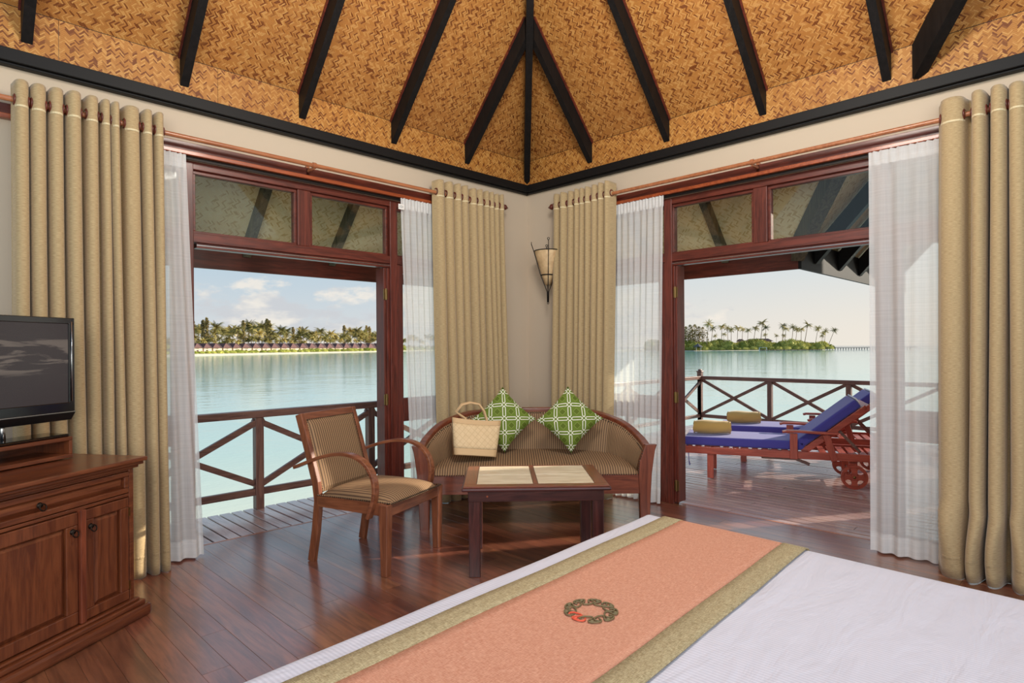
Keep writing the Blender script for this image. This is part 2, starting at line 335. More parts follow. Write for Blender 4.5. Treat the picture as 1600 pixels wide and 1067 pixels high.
# ------------------------------------------------------------------ mesh helpers
XF = {}   # object name -> world matrix of its root
class MB:
    def __init__(s): s.v = []; s.f = []; s.uv = []; s.sm = False; s.bev = 0
    def poly(s, pts, uvs=None, idx=None):
        b = len(s.v); s.v += [tuple(p) for p in pts]; s.f.append(list(range(b, b + len(pts)))); s.uv.append(uvs or [(p[0], p[1]) for p in pts]); return s
    def box(s, x0, x1, y0, y1, z0, z1, fn=None):
        p = [(x, y, z) for z in (z0, z1) for y in (y0, y1) for x in (x0, x1)]
        if fn: p = [fn(*q) for q in p]
        return s.hexa(p)
    def hexa(s, p):
        b = len(s.v); s.v += [tuple(q) for q in p]
        for q in ((0, 2, 3, 1), (4, 5, 7, 6), (0, 1, 5, 4), (2, 6, 7, 3), (0, 4, 6, 2), (1, 3, 7, 5)):
            s.f.append([b + k for k in q]); s.uv.append([(p[k][0] + p[k][1], p[k][2]) for k in q])
        return s
    def bar(s, a, b, w, h, up=(0, 0, 1)):     # box beam between two points, w sideways, h along up
        a, b = Vector(a), Vector(b); d = (b - a).normalized(); u = Vector(up); sd = d.cross(u).normalized(); u = sd.cross(d).normalized()
        p = [q + sd * (i * w / 2) + u * (k * h / 2) for k in (-1, 1) for q in (a, b) for i in (-1, 1)]
        return s.hexa(p)
    def grid(s, P, UV=None, closed_u=False, closed_v=False):   # P[i][j]
        b = len(s.v); n, m_ = len(P), len(P[0])
        for r in P: s.v += [tuple(q) for q in r]
        for i in range(n if closed_u else n - 1):
            for j in range(m_ if closed_v else m_ - 1):
                q = [(i, j), ((i + 1) % n, j), ((i + 1) % n, (j + 1) % m_), (i, (j + 1) % m_)]
                s.f.append([b + a * m_ + c for a, c in q])
                s.uv.append([UV[a][c] for a, c in q] if UV else [(i / n, j / m_)] * 4)
        return s
    def tube(s, pts, r, n=8, caps=True, flat=None):
        pts = [Vector(p) for p in pts]; rs = r if isinstance(r, (list, tuple)) else [r] * len(pts)
        prev = None; P = []
        for i, p in enumerate(pts):
            d = (pts[min(i + 1, len(pts) - 1)] - pts[max(i - 1, 0)])
            d = d.normalized() if d.length > 1e-9 else Vector((0, 0, 1))
            a = prev or (Vector((0, 0, 1)) if abs(d.z) < .9 else Vector((1, 0, 0)))
            u = (a - d * a.dot(d)).normalized(); prev = u; w = d.cross(u)
            P.append([p + (u * math.cos(2 * PI * k / n) + w * math.sin(2 * PI * k / n)) * rs[i] for k in range(n)])
        b = len(s.v); s.grid(P, closed_v=True)
        if caps:
            for k in (0, len(pts) - 1):
                f = [b + k * n + q for q in range(n)]; s.f.append(f if k else f[::-1]); s.uv.append([(0, 0)] * n)
        return s
    def strip(s, pts, w, h, side):    # bent flat bar: w along 'side', h thick across
        pts = [Vector(p) for p in pts]; sd = Vector(side).normalized(); P = []
        for i, p in enumerate(pts):
            d = (pts[min(i + 1, len(pts) - 1)] - pts[max(i - 1, 0)]).normalized(); nn = sd.cross(d).normalized()
            ww = w[i] if isinstance(w, list) else w
            P.append([p + sd * (a * ww / 2) + nn * (c_ * h / 2) for a, c_ in ((-1, -1), (1, -1), (1, 1), (-1, 1))])
        b = len(s.v); s.grid(P, closed_v=True)
        for k in (0, len(pts) - 1):
            s.f.append([b + k * 4 + q for q in range(4)]); s.uv.append([(0, 0)] * 4)
        return s
    def lathe(s, prof, n=16, c=(0, 0, 0), axis='z'):
        P = []
        for r, z in prof:
            row = []
            for k in range(n):
                a = 2 * PI * k / n; q = (r * math.cos(a), r * math.sin(a), z)
                if axis == 'x': q = (q[2], q[0], q[1])
                if axis == 'y': q = (q[0], q[2], q[1])
                row.append((q[0] + c[0], q[1] + c[1], q[2] + c[2]))
            P.append(row)
        return s.grid(P, closed_v=True)
    def build(s, name, material, parent=None, world=True, smooth=None, bevel=None, kind=None, solid=0, subd=0, label=None):
        me = bpy.data.meshes.new(name)
        v = s.v
        if parent is not None and world and parent.name in XF:
            inv = XF[parent.name].inverted(); v = [tuple(inv @ Vector(q)) for q in v]
        me.from_pydata(v, [], s.f); me.update()
        ul = me.uv_layers.new(name='UVMap'); k = 0
        flat = [c for uvs in s.uv for q in uvs for c in q[:2]]
        ul.data.foreach_set('uv', flat)
        bm = bmesh.new(); bm.from_mesh(me)
        bmesh.ops.recalc_face_normals(bm, faces=bm.faces); bm.to_mesh(me); bm.free()
        sm = s.sm if smooth is None else smooth
        if sm: me.polygons.foreach_set('use_smooth', [True] * len(me.polygons))
        me.materials.append(M[material])
        o = bpy.data.objects.new(name, me); COL.objects.link(o)
        if parent is not None:
            o.parent = parent
            if parent.name in XF: XF[o.name] = XF[parent.name]
        if solid: md = o.modifiers.new('solid', 'SOLIDIFY'); md.thickness = solid; md.offset = 0
        bv = s.bev if bevel is None else bevel
        if bv: md = o.modifiers.new('bevel', 'BEVEL'); md.width = bv; md.segments = 2; md.limit_method = 'ANGLE'
        if subd: md = o.modifiers.new('sub', 'SUBSURF'); md.levels = subd; md.render_levels = subd
        if kind: o['kind'] = kind
        if label: o['label'] = label
        return o
def tag(o, label, cat, group=None, kind=None):
    o['label'] = label; o['category'] = cat
    if group: o['group'] = group
    if kind: o['kind'] = kind
    return o
def root(name, loc=(0, 0, 0), rz=0, label=None, cat=None, group=None, kind=None):
    o = bpy.data.objects.new(name, None); COL.objects.link(o); o.location = loc; o.rotation_euler = (0, 0, rz); o.empty_display_size = .1
    XF[o.name] = Matrix.Translation(Vector(loc)) @ Matrix.Rotation(rz, 4, 'Z')
    if label: tag(o, label, cat, group)
    if kind: o['kind'] = kind
    return o
def copy_tree(o, parent=None):
    c_ = o.copy(); COL.objects.link(c_)
    if parent is not None: c_.parent = parent
    for ch in [k for k in COL.objects if k.parent == o]: copy_tree(ch, c_)
    return c_
KIDS = {}
def copy_fast(o, kids):
    c_ = o.copy(); COL.objects.link(c_)
    for k in kids:
        d = k.copy(); COL.objects.link(d); d.parent = c_
    return c_
def struct(o): o['kind'] = 'structure'; return o
# wall frames: t metres from the far corner along the wall, o metres outwards, z up
FL = lambda t_, o_, z: (-t_, o_, z)
FR = lambda t_, o_, z: (o_, -t_, z)

# ------------------------------------------------------------------ floor and deck
fl = struct(MB().box(-6.5, .12, -7, .12, -.25, -.02).build('floor', 'floor_wood'))
def board_mesh(w, h, ch=.0015):
    mb = MB(); x0, x1 = -w / 2, w / 2
    prof = [(x0, -h), (x1, -h), (x1, -ch), (x1 - ch, 0), (x0 + ch, 0), (x0, -ch)]
    mb.grid([[(x, y, z) for x, z in prof] for y in (-.5, .5)], closed_v=True)
    for y in (-.5, .5): mb.poly([(x, y, z) for x, z in prof])
    return mb
BW = .118
o0 = board_mesh(BW - .0007, .018, .0008).build('floor_board', 'floor_wood', fl)
first = True; rr = random.Random(3)
nb = 0
x = .118 - BW / 2
while x > -4.75:
    y = .1; 
    while y > -4.9:
        L = rr.uniform(1.3, 2.6)
        if y - L < -4.3: L = y + 4.95
        o = o0 if first else o0.copy()
        if not first: COL.objects.link(o)
        first = False
        o.scale = (1, L - .0015, 1); o.location = (x, y - L / 2, rr.uniform(-.0004, .0004)); y -= L; nb += 1
    x -= BW
dk = struct(MB().box(.12, 5.45, -9, .9, -.3, -.12).box(-6.5, .12, .12, .9, -.3, -.12).build('deck', 'rail_wood_y'))
DW = .0985
o1 = board_mesh(DW - .013, .03, .003).build('deck_board', 'deck_wood', dk)
first = True
def dboard(x, y0, y1):
    global first
    o = o1 if first else o1.copy()
    if not first: COL.objects.link(o)
    first = False; o.scale = (1, (y1 - y0) - .004, 1); o.location = (x, (y0 + y1) / 2, -.006 + rr.uniform(-.0015, .0015))
x = -6.3
while x < .12: dboard(x, .125, .9); x += DW
x = .12 + DW / 2 + .01
i = 0
while x < 5.42:
    cut = [-2.2 + rr.uniform(-.02, .02), -1.3, -3.1, -4.0][i % 4]
    dboard(x, cut, .9); dboard(x, -6.6, cut); x += DW; i += 1
MB().box(-6.4, .1, .1, .122, -.02, .001).build('threshold_strip', 'rod_wood', fl)
MB().box(.1, .122, -6.5, .122, -.02, .001).build('threshold_strip', 'rod_wood', fl)

# ------------------------------------------------------------------ walls
def wall(name, F, tend):
    mb = MB()
    mb.box(-.14 if F is FL else -.14, tend, 0, .14, 2.72, 3.5, F)
    mb.box(-.14, .80, 0, .14, 0, 2.72, F); mb.box(4.25, tend, 0, .14, 0, 2.72, F)
    return struct(mb.build(name, 'plaster'))
wall('wall_left', FL, 7.0); wall('wall_right', FR, 7.0)
for k, F in enumerate((FL, FR)):
    mb = MB().box(0, 7, -.075, 0, 3.06, 3.135, F); mb.box(0, 7, -.05, 0, 3.045, 3.06, F)
    struct(mb.build('trim_%d' % (k + 1), 'black_trim', bevel=.004))
    mb = MB().box(.72, 4.9 if F is FL else 4.3, -.02, 0, 2.765, 2.83, F).build('trim_%d' % (k + 3), 'door_wood_x' if F is FL else 'door_wood_y', bevel=.003)
    struct(mb)
    lt = MB().box(.72, 4.9 if F is FL else 4.3, -.045, 0, 2.738, 2.766, F).build('lower_moulding', 'lintel_light', mb, bevel=.004)
    MB().box(.74, 4.3, -.012, 0, 2.715, 2.738, F).build('sliding_track', 'iron', mb)

# doors: frame with transom lights, side lights and folded leaves
def door(name, F, sign):
    ax = 'x' if F is FL else 'y'
    r = root(name, F(2.54, .07, 0), kind='structure')
    wv, wh = 'door_wood_z', 'door_wood_' + ax
    L, R_ = (1.72, 3.38)
    # t positions
    for a, b in ((1.66, 1.735), (3.355 if F is FL else 3.33, 3.42), (.80, .86), (4.18, 4.25)):
        MB().box(a, b, .03, .13, 0, 2.715, F).build('door_post', wv, r, bevel=.004)
    g = ((1.742, 2.478), (2.588, 3.355)) if F is FL else ((1.717, 2.464), (2.575, 3.33))
    MB().box(.80, 4.25, .034, .126, 2.665, 2.72, F).build('head_rail', wh, r, bevel=.004)
    MB().box(.86, 4.18, .034, .126, 2.155, 2.222, F).build('transom_rail', wh, r, bevel=.004)
    MB().box(1.735, 3.33, .05, .12, 2.12, 2.156, F).build('door_track', wh, r, bevel=.003)
    MB().box(1.735, 3.33, .047, .05, 2.136, 2.141, F).build('track_strip', 'steel', r)
    MB().box(g[0][1], g[1][0], .04, .12, 2.222, 2.665, F).build('mullion', wv, r, bevel=.004)
    for a, b in g + ((.86, 1.66), (3.42, 4.18)):
        fr = MB()
        for q in ((a, b, 2.64, 2.665), (a, b, 2.222, 2.24)): fr.box(q[0], q[1], .06, .11, q[2], q[3], F)
        for q in ((a, a + .022), (b - .022, b)): fr.box(q[0], q[1], .06, .11, 2.24, 2.64, F)
        s_ = fr.build('transom_sash', 'door_wood_' + ax, r, bevel=.003)
        MB().box(a + .01, b - .01, .084, .088, 2.23, 2.65, F).build('glass_pane', 'glass', s_)
    # side lights below the transom
    for a, b in ((.86, 1.66), (3.42, 4.18)):
        fr = MB()
        for q in ((a, b, 0, .085), (a, b, .74, .95), (a, b, 2.08, 2.155)): fr.box(q[0] + .07, q[1] - .07, .05, .11, q[2], q[3], F)
        for q in ((a, a + .07), (b - .07, b)): fr.box(q[0], q[1], .05, .11, 0, 2.155, F)
        s_ = fr.build('side_light', 'door_wood_z', r, bevel=.003)
        MB().box(a + .06, b - .06, .078, .082, .08, .76, F).build('glass_pane', 'glass', s_)
        MB().box(a + .06, b - .06, .078, .082, .94, 2.09, F).build('glass_pane', 'glass', s_)
    # slim folded leaf edge with brass hinges at the corner-side jamb
    e = 1.735
    for k, (a, b, oo) in enumerate(((e, e + .03, .14), (e + .034, e + .062, .17))):
        w = 1.0 if F is FL else .7
        s_ = MB().box(e + (a - e) * w, e + (b - e) * w, .045 + .0 * k, oo, .02, 2.115, F).build('door_leaf', 'door_wood_z', r, bevel=.004)
        if k == 1:
            for z in (.17, .95, 1.88):
                c_ = e + (b - e) * w
                MB().box(c_ - .034, c_ + .004, .036, .046, z - .045, z + .045, F).tube([F(c_ - .016, .036, z - .05), F(c_ - .016, .036, z + .05)], .006).build('hinge', 'old_brass', s_)
    return r
door('door_1', FL, 1); door('door_2', FR, -1)

# ------------------------------------------------------------------ ceiling
SL = 1.11; SN = math.sqrt(1 + SL * SL)
cei = root('ceiling', (-2.8, -2.8, 3.41), kind='structure')
def zc(o_, base=3.41): return base - SL * o_
HMAX = 2.9
def slope_panel(F, t0, t1, base, mname, dz=0., hmax=HMAX, parent=cei, nm='woven_panel', omin=0.0):
    # panel on the slope between t0 and t1, cut by the hip (t >= -o)
    pts = []
    a0 = min(max(t0, omin), hmax); a1 = min(max(t1, omin), hmax)
    top0 = min(t0, hmax); top1 = min(t1, hmax)
    poly = [(t0, omin), (t1, omin), (t1, top1)]
    if top0 < hmax < t1 and t0 < hmax: poly.append((hmax, hmax))
    poly.append((t0, top0)) 
    poly = [q for i, q in enumerate(poly) if q != poly[i - 1]]
    g = .0015
    bot = [(*F(a, -b, 0)[:2], base + SL * b + dz) for a, b in poly]; topp = [(x_, y_, z_ + .012) for x_, y_, z_ in bot]
    uv = [(a, b * SN) for a, b in poly]
    mb = MB(); mb.poly(bot, uv); mb.poly(topp, uv)
    for i in range(len(poly)):
        j = (i + 1) % len(poly); mb.poly([bot[i], bot[j], topp[j], topp[i]], [uv[i], uv[j], uv[j], uv[i]])
    return mb.build(nm, mname, parent)
SP = .8525
for F in (FL, FR):
    ed = [0.0] + [SP * k for k in range(1, 8)]
    for i in range(len(ed) - 1):
        slope_panel(F, ed[i] + .001, ed[i + 1] - .001, 3.41, 'mat_weave')
    MB().box(0, 7, -.001, .0, 3.37, 3.43, F).build('seam_shadow', 'black_trim', cei)  # black strip stands in for the shade along the frieze joint
    # vertical frieze panels
    tt = [0.0, .97, 2.33, 3.62, 4.75, 6.2] if F is FR else [0.0, 1.15, 2.0, 3.2, 4.12, 6.2]
    for a, b in zip(tt[:-1], tt[1:]):
        q = [F(a + .0012, -.006, 3.13), F(b - .0012, -.006, 3.13), F(b - .0012, -.006, 3.405), F(a + .0012, -.006, 3.405)]
        q2 = [F(a + .0012, -.0, 3.13), F(b - .0012, -.0, 3.13), F(b - .0012, -.0, 3.405), F(a + .0012, -.0, 3.405)]
        uv = [(a, 3.13), (b, 3.13), (b, 3.405), (a, 3.405)]
        mb = MB(); mb.poly(q, uv); mb.poly(q2, uv)
        for i in range(4): j = (i + 1) % 4; mb.poly([q[i], q[j], q2[j], q2[i]], [uv[i], uv[j], uv[j], uv[i]])
        mb.build('frieze_panel', 'mat_frieze', cei)
# rafters with plumb cut, rounded lower tips
def rafter(a, b, w, depth, name='rafter', m_='rafter_wood_z', parent=cei, tip=True):
    # a low end point on ceiling surface, b high end; depth measured vertically
    a, b = Vector(a), Vector(b); d = (b - a); pl = Vector((d.x, d.y, 0)).normalized(); sd = Vector((-pl.y, pl.x, 0)); h = Vector((0, 0, 1))
    prof = [a, a - h * (depth * .93), a - h * depth + d * .005, a - h * depth + d.normalized() * .03, b - h * depth, b]
    if not tip: prof = [a, a - h * depth, b - h * depth, b]
    mb = MB(); P = [[q + sd * (k * w / 2) for q in prof] for k in (-1, 1)]
    mb.grid(P, closed_v=True)
    for r_ in P: mb.poly(r_)
    return mb.build(name, m_, parent, bevel=.004)
for F in (FL, FR):
    for k in range(1, 7):
        tt = SP * k + .01; top = min(tt - .03, HMAX)
        q0 = F(tt, .02, 3.39); q1 = F(tt, -top, 3.41 + SL * top)
        q0 = (q0[0], q0[1], 3.41 - SL * .02)
        rafter(q0, q1, .055, .205)
        # thin reddish strip along the ceiling contact
        s_ = -.036
        MB().bar(F(tt + (.034 if F is FL else .034), 0, 3.40), F(tt + .034, -top, 3.40 + SL * top), .012, .02).build('edge_strip', 'door_wood_z', cei)
rafter((.01, .01, 3.40), (-HMAX, -HMAX, 3.41 + SL * HMAX), .062, .25, 'hip_rafter')
rafter((0, -3.60, 3.40), (-1.3, -4.9, 3.40 + SL * 1.3), .075, .24, 'valley_rafter')

# ------------------------------------------------------------------ exterior eaves
eav = root('roof_eaves', (0, 0, 2.1), kind='structure')
EB = 3.60   # soffit height at the wall line
E_ = 1.12
def soffit(F, t0, t1, o1, extra=0):
    q = [(t0, .1), (t1, .1), (t1, o1), (t0 - (0), o1)]
    bot = [(*F(a, b, 0)[:2], EB - SL * b) for a, b in q]; topp = [(x_, y_, z_ + .05) for x_, y_, z_ in bot]; uv = [(a, b * SN) for a, b in q]
    mb = MB(); mb.poly(bot, uv); mb.poly(topp, uv)
    for i in range(4): j = (i + 1) % 4; mb.poly([bot[i], bot[j], topp[j], topp[i]], [uv[i], uv[j], uv[j], uv[i]])
    return mb.build('woven_panel', 'mat_eave', eav)
for k in range(0, 8): soffit(FL, SP * k - 0, SP * (k + 1) - .001, E_)
for k in range(0, 2): soffit(FR, SP * k, SP * (k + 1) - .001, E_)
# hip corner of the eaves
for F in (FL, FR):
    q = [(0, 0), (0, E_), (-E_, E_)]
    bot = [(*F(a, b, 0)[:2], EB - SL * b) for a, b in q]; uv = [(a, b * SN) for a, b in q]
    topp = [(x_, y_, z_ + .05) for x_, y_, z_ in bot]
    mb = MB(); mb.poly(bot, uv); mb.poly(topp, uv)
    for i in range(3): j = (i + 1) % 3; mb.poly([bot[i], bot[j], topp[j], topp[i]], [uv[i], uv[j], uv[j], uv[i]])
    mb.build('woven_panel', 'mat_eave', eav)
YC = -2.42   # where the side roof starts
q = [(1.706, .1), (2.42 + E_ - .1 - .02, .1), (2.42, E_ - .02), (1.706, E_ - .02)]
bot = [(*FR(a, b, 0)[:2], EB - SL * b) for a, b in q]; uv = [(a, b * SN) for a, b in q]
topp = [(x_, y_, z_ + .05) for x_, y_, z_ in bot]
mb = MB(); mb.poly(bot, uv); mb.poly(topp, uv)
for i in range(4): j = (i + 1) % 4; mb.poly([bot[i], bot[j], topp[j], topp[i]], [uv[i], uv[j], uv[j], uv[i]])
mb.build('woven_panel', 'mat_eave', eav)
for F, ks in ((FL, range(1, 8)), (FR, range(1, 3))):
    for k in ks:
        tt = SP * k + .01
        if F is FR and k == 3: continue
        a = F(tt, E_ - .01, EB - SL * (E_ - .01)); b = F(tt, .13, EB - SL * .13)
        rafter(a, b, .07, .13, 'eave_rafter', 'eave_wood_z', eav)
fb = 2.115
MB().box(-7, E_ + .03, E_, E_ + .03, fb, fb + .27).build('fascia_board', 'door_wood_x', eav)
MB().box(E_, E_ + .03, YC, E_, fb, fb + .27).build('fascia_board', 'door_wood_y', eav)
# side roof over the deck: slopes up towards -y, its fascia runs out along +x
XE = 5.0
SF = EB - SL * (E_ - .02)
MB().box(E_, XE, YC - .03, YC, fb, fb + .27).build('fascia_board', 'rafter_wood_x', eav)
for k in range(5):
    x0_ = E_ + .02 + k * .76; x1_ = x0_ + .758
    q = [(x0_, 0), (x1_, 0), (x1_, 2.6), (x0_, 2.6)]
    bot = [(a, YC - b, SF + SL * b) for a, b in q]; uv = [(a, b * SN) for a, b in q]
    topp = [(x_, y_, z_ + .05) for x_, y_, z_ in bot]; mb = MB(); mb.poly(bot, uv); mb.poly(topp, uv)
    for i in range(4): j = (i + 1) % 4; mb.poly([bot[i], bot[j], topp[j], topp[i]], [uv[i], uv[j], uv[j], uv[i]])
    mb.build('woven_panel', 'mat_eave', eav)
q = [(E_ - .02, 0), (-.1, 1.02 + .2), (.1, 2.6), (E_ - .02, 2.6)]
bot = [(E_, YC, SF), (.12, YC - E_ + .12, SF + SL * (E_ - .12)), (.12, YC - 2.6, SF + SL * 2.6), (E_, YC - 2.6, SF + SL * 2.6)]
uv = [(p_[0], -p_[1] * SN) for p_ in bot]; topp = [(x_, y_, z_ + .05) for x_, y_, z_ in bot]
mb = MB(); mb.poly(bot, uv); mb.poly(topp, uv); mb.build('woven_panel', 'mat_eave', eav)
rafter((E_ - .02, YC - .0, SF), (.14, YC - (E_ - .16), SF + SL * (E_ - .16)), .11, .20, 'valley_beam', 'eave_wood_z', eav)
for k, x_ in enumerate((1.5, 2.2, 2.9, 3.6, 4.3)):
    rafter((x_, YC - .03, SF - .03 * SL + .03), (x_, YC - 2.5, SF + SL * 2.5), .08, .2, 'eave_rafter', 'rafter_wood_y', eav)

# ------------------------------------------------------------------ curtain rods
def finial_profile(s0):
    return [(.0, .085), (.006, .08), (.012, .068), (.026, .045), (.03, .034), (.024, .02), (.013, .01), (.02, .004), (.02, -.006), (.014, -.012)]
def rod(F, lab):
    t0, t1 = .50, 4.95; z = 2.826; o_ = -.125
    r = root('curtain_rod', F(t0, o_, z), label=lab, cat='curtain rod', group=None)
    mb = MB(); mb.tube([F(t0 + (t1 - t0) * k / 12, o_, z) for k in range(13)], .016, 12); mb.build('pole', 'rod_wood', r, smooth=True)
    ax = 'x' if F is FL else 'y'
    sg = 1
    mb = MB(); mb.lathe([(a, b) for a, b in finial_profile(0)], 14, F(t0, o_, z), ax); mb.build('finial', 'door_wood_' + ax, r, smooth=True)
    for tt in (2.53, .62):
        mb = MB().bar(F(tt, 0, z - .02), F(tt, o_, z - .02), .014, .022); mb.box(tt - .014, tt + .014, -.02, .0, z - .06, z + .02, F)
        mb.tube([F(tt - .014, o_, z), F(tt + .014, o_, z)], .023, 12); mb.build('bracket', 'rod_wood', r, bevel=.002)
    return r
rod(FL, 'reddish wooden curtain rod with pointed finial over the left doorway')
rod(FR, 'reddish wooden curtain rod with pointed finial over the right doorway to the deck')

# ------------------------------------------------------------------ curtains
def curtain(F, t0, t1, widths, lab, seed, zt=2.925, zb=.004, lean=.10, amp=.05, flare=0., puddle=0.):
    rn = random.Random(seed); n = len(widths); tot = sum(widths)
    r = root('curtain', F((t0 + t1) / 2, -.13, 0), label=lab, cat='curtain', group=None)
    NS = 14; path = []
    tcur = t0; lob = []
    for w in widths:
        w = w / tot * (t1 - t0); lob.append((tcur, w, amp * rn.uniform(.8, 1.15), rn.uniform(-.006, .006), rn.uniform(0, 6))); tcur += w
    def pt(li, s, zf):   # zf 0 top .. 1 bottom
        a, w, A, dz, ph = lob[li]
        tt = a + w * (s - .135 * math.sin(2 * PI * s) + .02 * math.sin(4 * PI * s))
        cs_ = math.cos(2 * PI * s); o_ = -.13 + A * math.copysign(abs(cs_) ** .7, cs_)
        c0 = (t0 + t1) / 2
        tt = tt + (tt - c0) * flare * zf + .006 * math.sin(3.1 * zf + ph)
        o_ -= lean * zf ** 1.2
        front = .5 - .5 * math.cos(2 * PI * s)
        o_ -= .008 * math.sin(5 * zf + ph) * front
        if puddle and zf > .84:
            k = (zf - .84) / .16; o_ -= puddle * math.sin(PI * k * .8) * front; tt += puddle * .25 * math.sin(PI * k * 1.3 + ph) * front
            o_ += .01 * math.sin(26 * zf + ph * 3 + s * 3) * front; 
        z = zt + (zb - zt) * zf + (dz + .012 * front * (1 if zf < .03 else 0)) * (1 - zf)
        if zf > .99: z = max(.0025, z + .003 * math.sin(ph + s * 2))
        return F(tt, o_, z)
    zs = [0, .012, .025, .038, .0475, .08, .14, .22, .3, .4, .5, .6, .7, .78, .84, .87, .90, .92, .94, .955, .962, .98, 1.0]
    def band(z_list, off=0.0):
        P, U = [], []
        for li in range(n):
            for k in range(NS + (1 if li == n - 1 else 0)):
                s = k / NS; ul = (sum(widths[:li]) + widths[li] * s) / tot * (t1 - t0) * 2.1
                P.append([pt(li, s, zf) for zf in z_list]); U.append([(ul, zf * 2.9) for zf in z_list])
        return P, U
    P, U = band(zs); MB().grid(P, U).build('curtain_panel', 'curtain_cloth', r, smooth=True, solid=.004)
    for nm, zz in (('stitched_header', [.0455, .0475, .0495]), ('hem', [.955, .957, .959])):
        P, U = [], []
        for li in range(n):
            for k in range(NS + 1):
                s = k / NS
                if s < .16 or s > .84: continue
                row = []
                for zf in zz:
                    p_ = Vector(pt(li, s, zf)); q_ = Vector(F(0, -.0042, 0)) - Vector(F(0, 0, 0)); row.append(tuple(p_ + q_))
                P.append(row); U.append([(k * .01, zf * 2.9) for zf in zz])
            if li < n: 
                mb_ = MB().grid(P, U); 
                if li == 0: acc = mb_
                else:
                    b = len(acc.v); acc.v += mb_.v; acc.f += [[i_ + b for i_ in f_] for f_ in mb_.f]; acc.uv += mb_.uv
                P, U = [], []
        acc.build(nm, 'curtain_stitch' if nm != 'hem' else 'curtain_cloth', r, solid=.002)
    for li in range(n):
        a, w, A, dz, ph = lob[li]
        for s in (.25, .75):
            c_ = Vector(pt(li, s, (zt - 2.826) / (zt - zb))); mb = MB()
            ring = []
            for k in range(16):
                an = 2 * PI * k / 16; ring.append([tuple(c_ + Vector(F((.006 * math.cos(b_)) , (.027 + .008 * math.sin(b_)) * math.cos(an), (.027 + .008 * math.sin(b_)) * math.sin(an)))) for b_ in (0, PI / 2, PI, 3 * PI / 2)])
            mb.grid(ring, closed_u=True, closed_v=True); mb.build('eyelet', 'door_wood_z', r, smooth=True)
    return r
curtain(FL, 3.585, 4.36, [.9, .95, 1.5, .8, .8, 1.1, 1.25, 1.15, 1.2, 1.15], 'beige eyelet curtain hanging behind the television', 11, lean=.12, zb=.004)
curtain(FL, .50, 1.365, [.75, .75, .8, .8, 1, 1.1, 1.05, 1.0, 1.2, 1.3], 'beige eyelet curtain between the left doorway and the room corner', 12, lean=.08)
curtain(FR, .50, 1.215, [1.1, 1.1, 1.05, .8, .8, .85, 1.0, .9, .9], 'beige eyelet curtain beside the wall sconce', 13, lean=.08)
curtain(FR, 3.735, 4.42, [1.7, 1.0, 1.05, 1.1, 1.4, 1.2], 'beige eyelet curtain crumpled on the floor beside the bed', 14, lean=.16, puddle=.06, zb=.004, amp=.062)

def sheer(F, t0, t1, tb0, tb1, n, lab, seed, zt=2.735, zb=.012, lean=.03):
    rn = random.Random(seed)
    r = root('sheer_curtain', F((t0 + t1) / 2, -.04, 0), label=lab, cat='curtain')
    NS = 8; ph = [rn.uniform(0, 6) for _ in range(n + 1)]; am = [rn.uniform(.6, 1.3) for _ in range(n + 1)]
    def pt(u, zf):
        li = min(int(u), n - 1); s = u - li
        a = t0 + (t1 - t0) * u / n; b = tb0 + (tb1 - tb0) * u / n
        tt = a + (b - a) * zf + .006 * math.sin(4 * zf + ph[li]) * math.sin(PI * s)
        A = (.010 + .012 * zf) * am[li]
        o_ = -.045 + A * math.sin(2 * PI * s) - lean * zf + .006 * math.sin(u * 1.3 + zf * 3)
        if zf < .04: o_ = -.045 + .009 * math.sin(4 * PI * s)
        z = zt + (zb - zt) * zf + (.004 * math.sin(6 * PI * s) if zf < .001 else 0)
        return F(tt, o_, z)
    zs = [0, .015, .03, .04, .07] + [.1 + .06 * k for k in range(15)] + [.96, .98, 1]
    us = [k / NS for k in range(n * NS + 1)]
    MB().grid([[pt(u, z) for z in zs] for u in us], [[(u * (t1 - t0) / n * 1.4, z * 2.7) for z in zs] for u in us]).build('sheer_panel', 'sheer_cloth', r, smooth=True)
    def off(p_, k): q = Vector(F(0, k, 0)); return tuple(Vector(p_) + q)
    zh = [0, .012, .025, .035]
    MB().grid([[off(pt(u, z), .004) for z in zh] for u in us], [[(u * .1, z * 2.7) for z in zh] for u in us]).build('pleated_header', 'sheer_cloth', r, smooth=True)
    zh = [.955, .97, .985, 1]
    MB().grid([[off(pt(u, z), .003) for z in zh] for u in us], [[(u * .1, z * 2.7) for z in zh] for u in us]).build('hem', 'sheer_cloth', r, smooth=True)
    return r
sheer(FL, 3.425, 3.80, 3.36, 3.80, 5, 'white sheer curtain at the left edge of the left doorway', 21, lean=.1)
sh_b = sheer(FL, 1.28, 1.672, 1.28, 1.60, 6, 'white sheer curtain with a small tag beside the armchair doorway', 22)
sheer(FR, 1.10, 1.70, 1.10, 1.66, 9, 'white sheer curtain behind the right end of the sofa', 23)
sheer(FR, 3.315, 3.83, 3.34, 3.83, 5, 'white sheer curtain in front of the deck loungers', 24, lean=.12)
tg = MB().box(1.655, 1.715, -.072, -.069, 2.625, 2.672, FL).build('care_tag', 'white_label', sh_b)
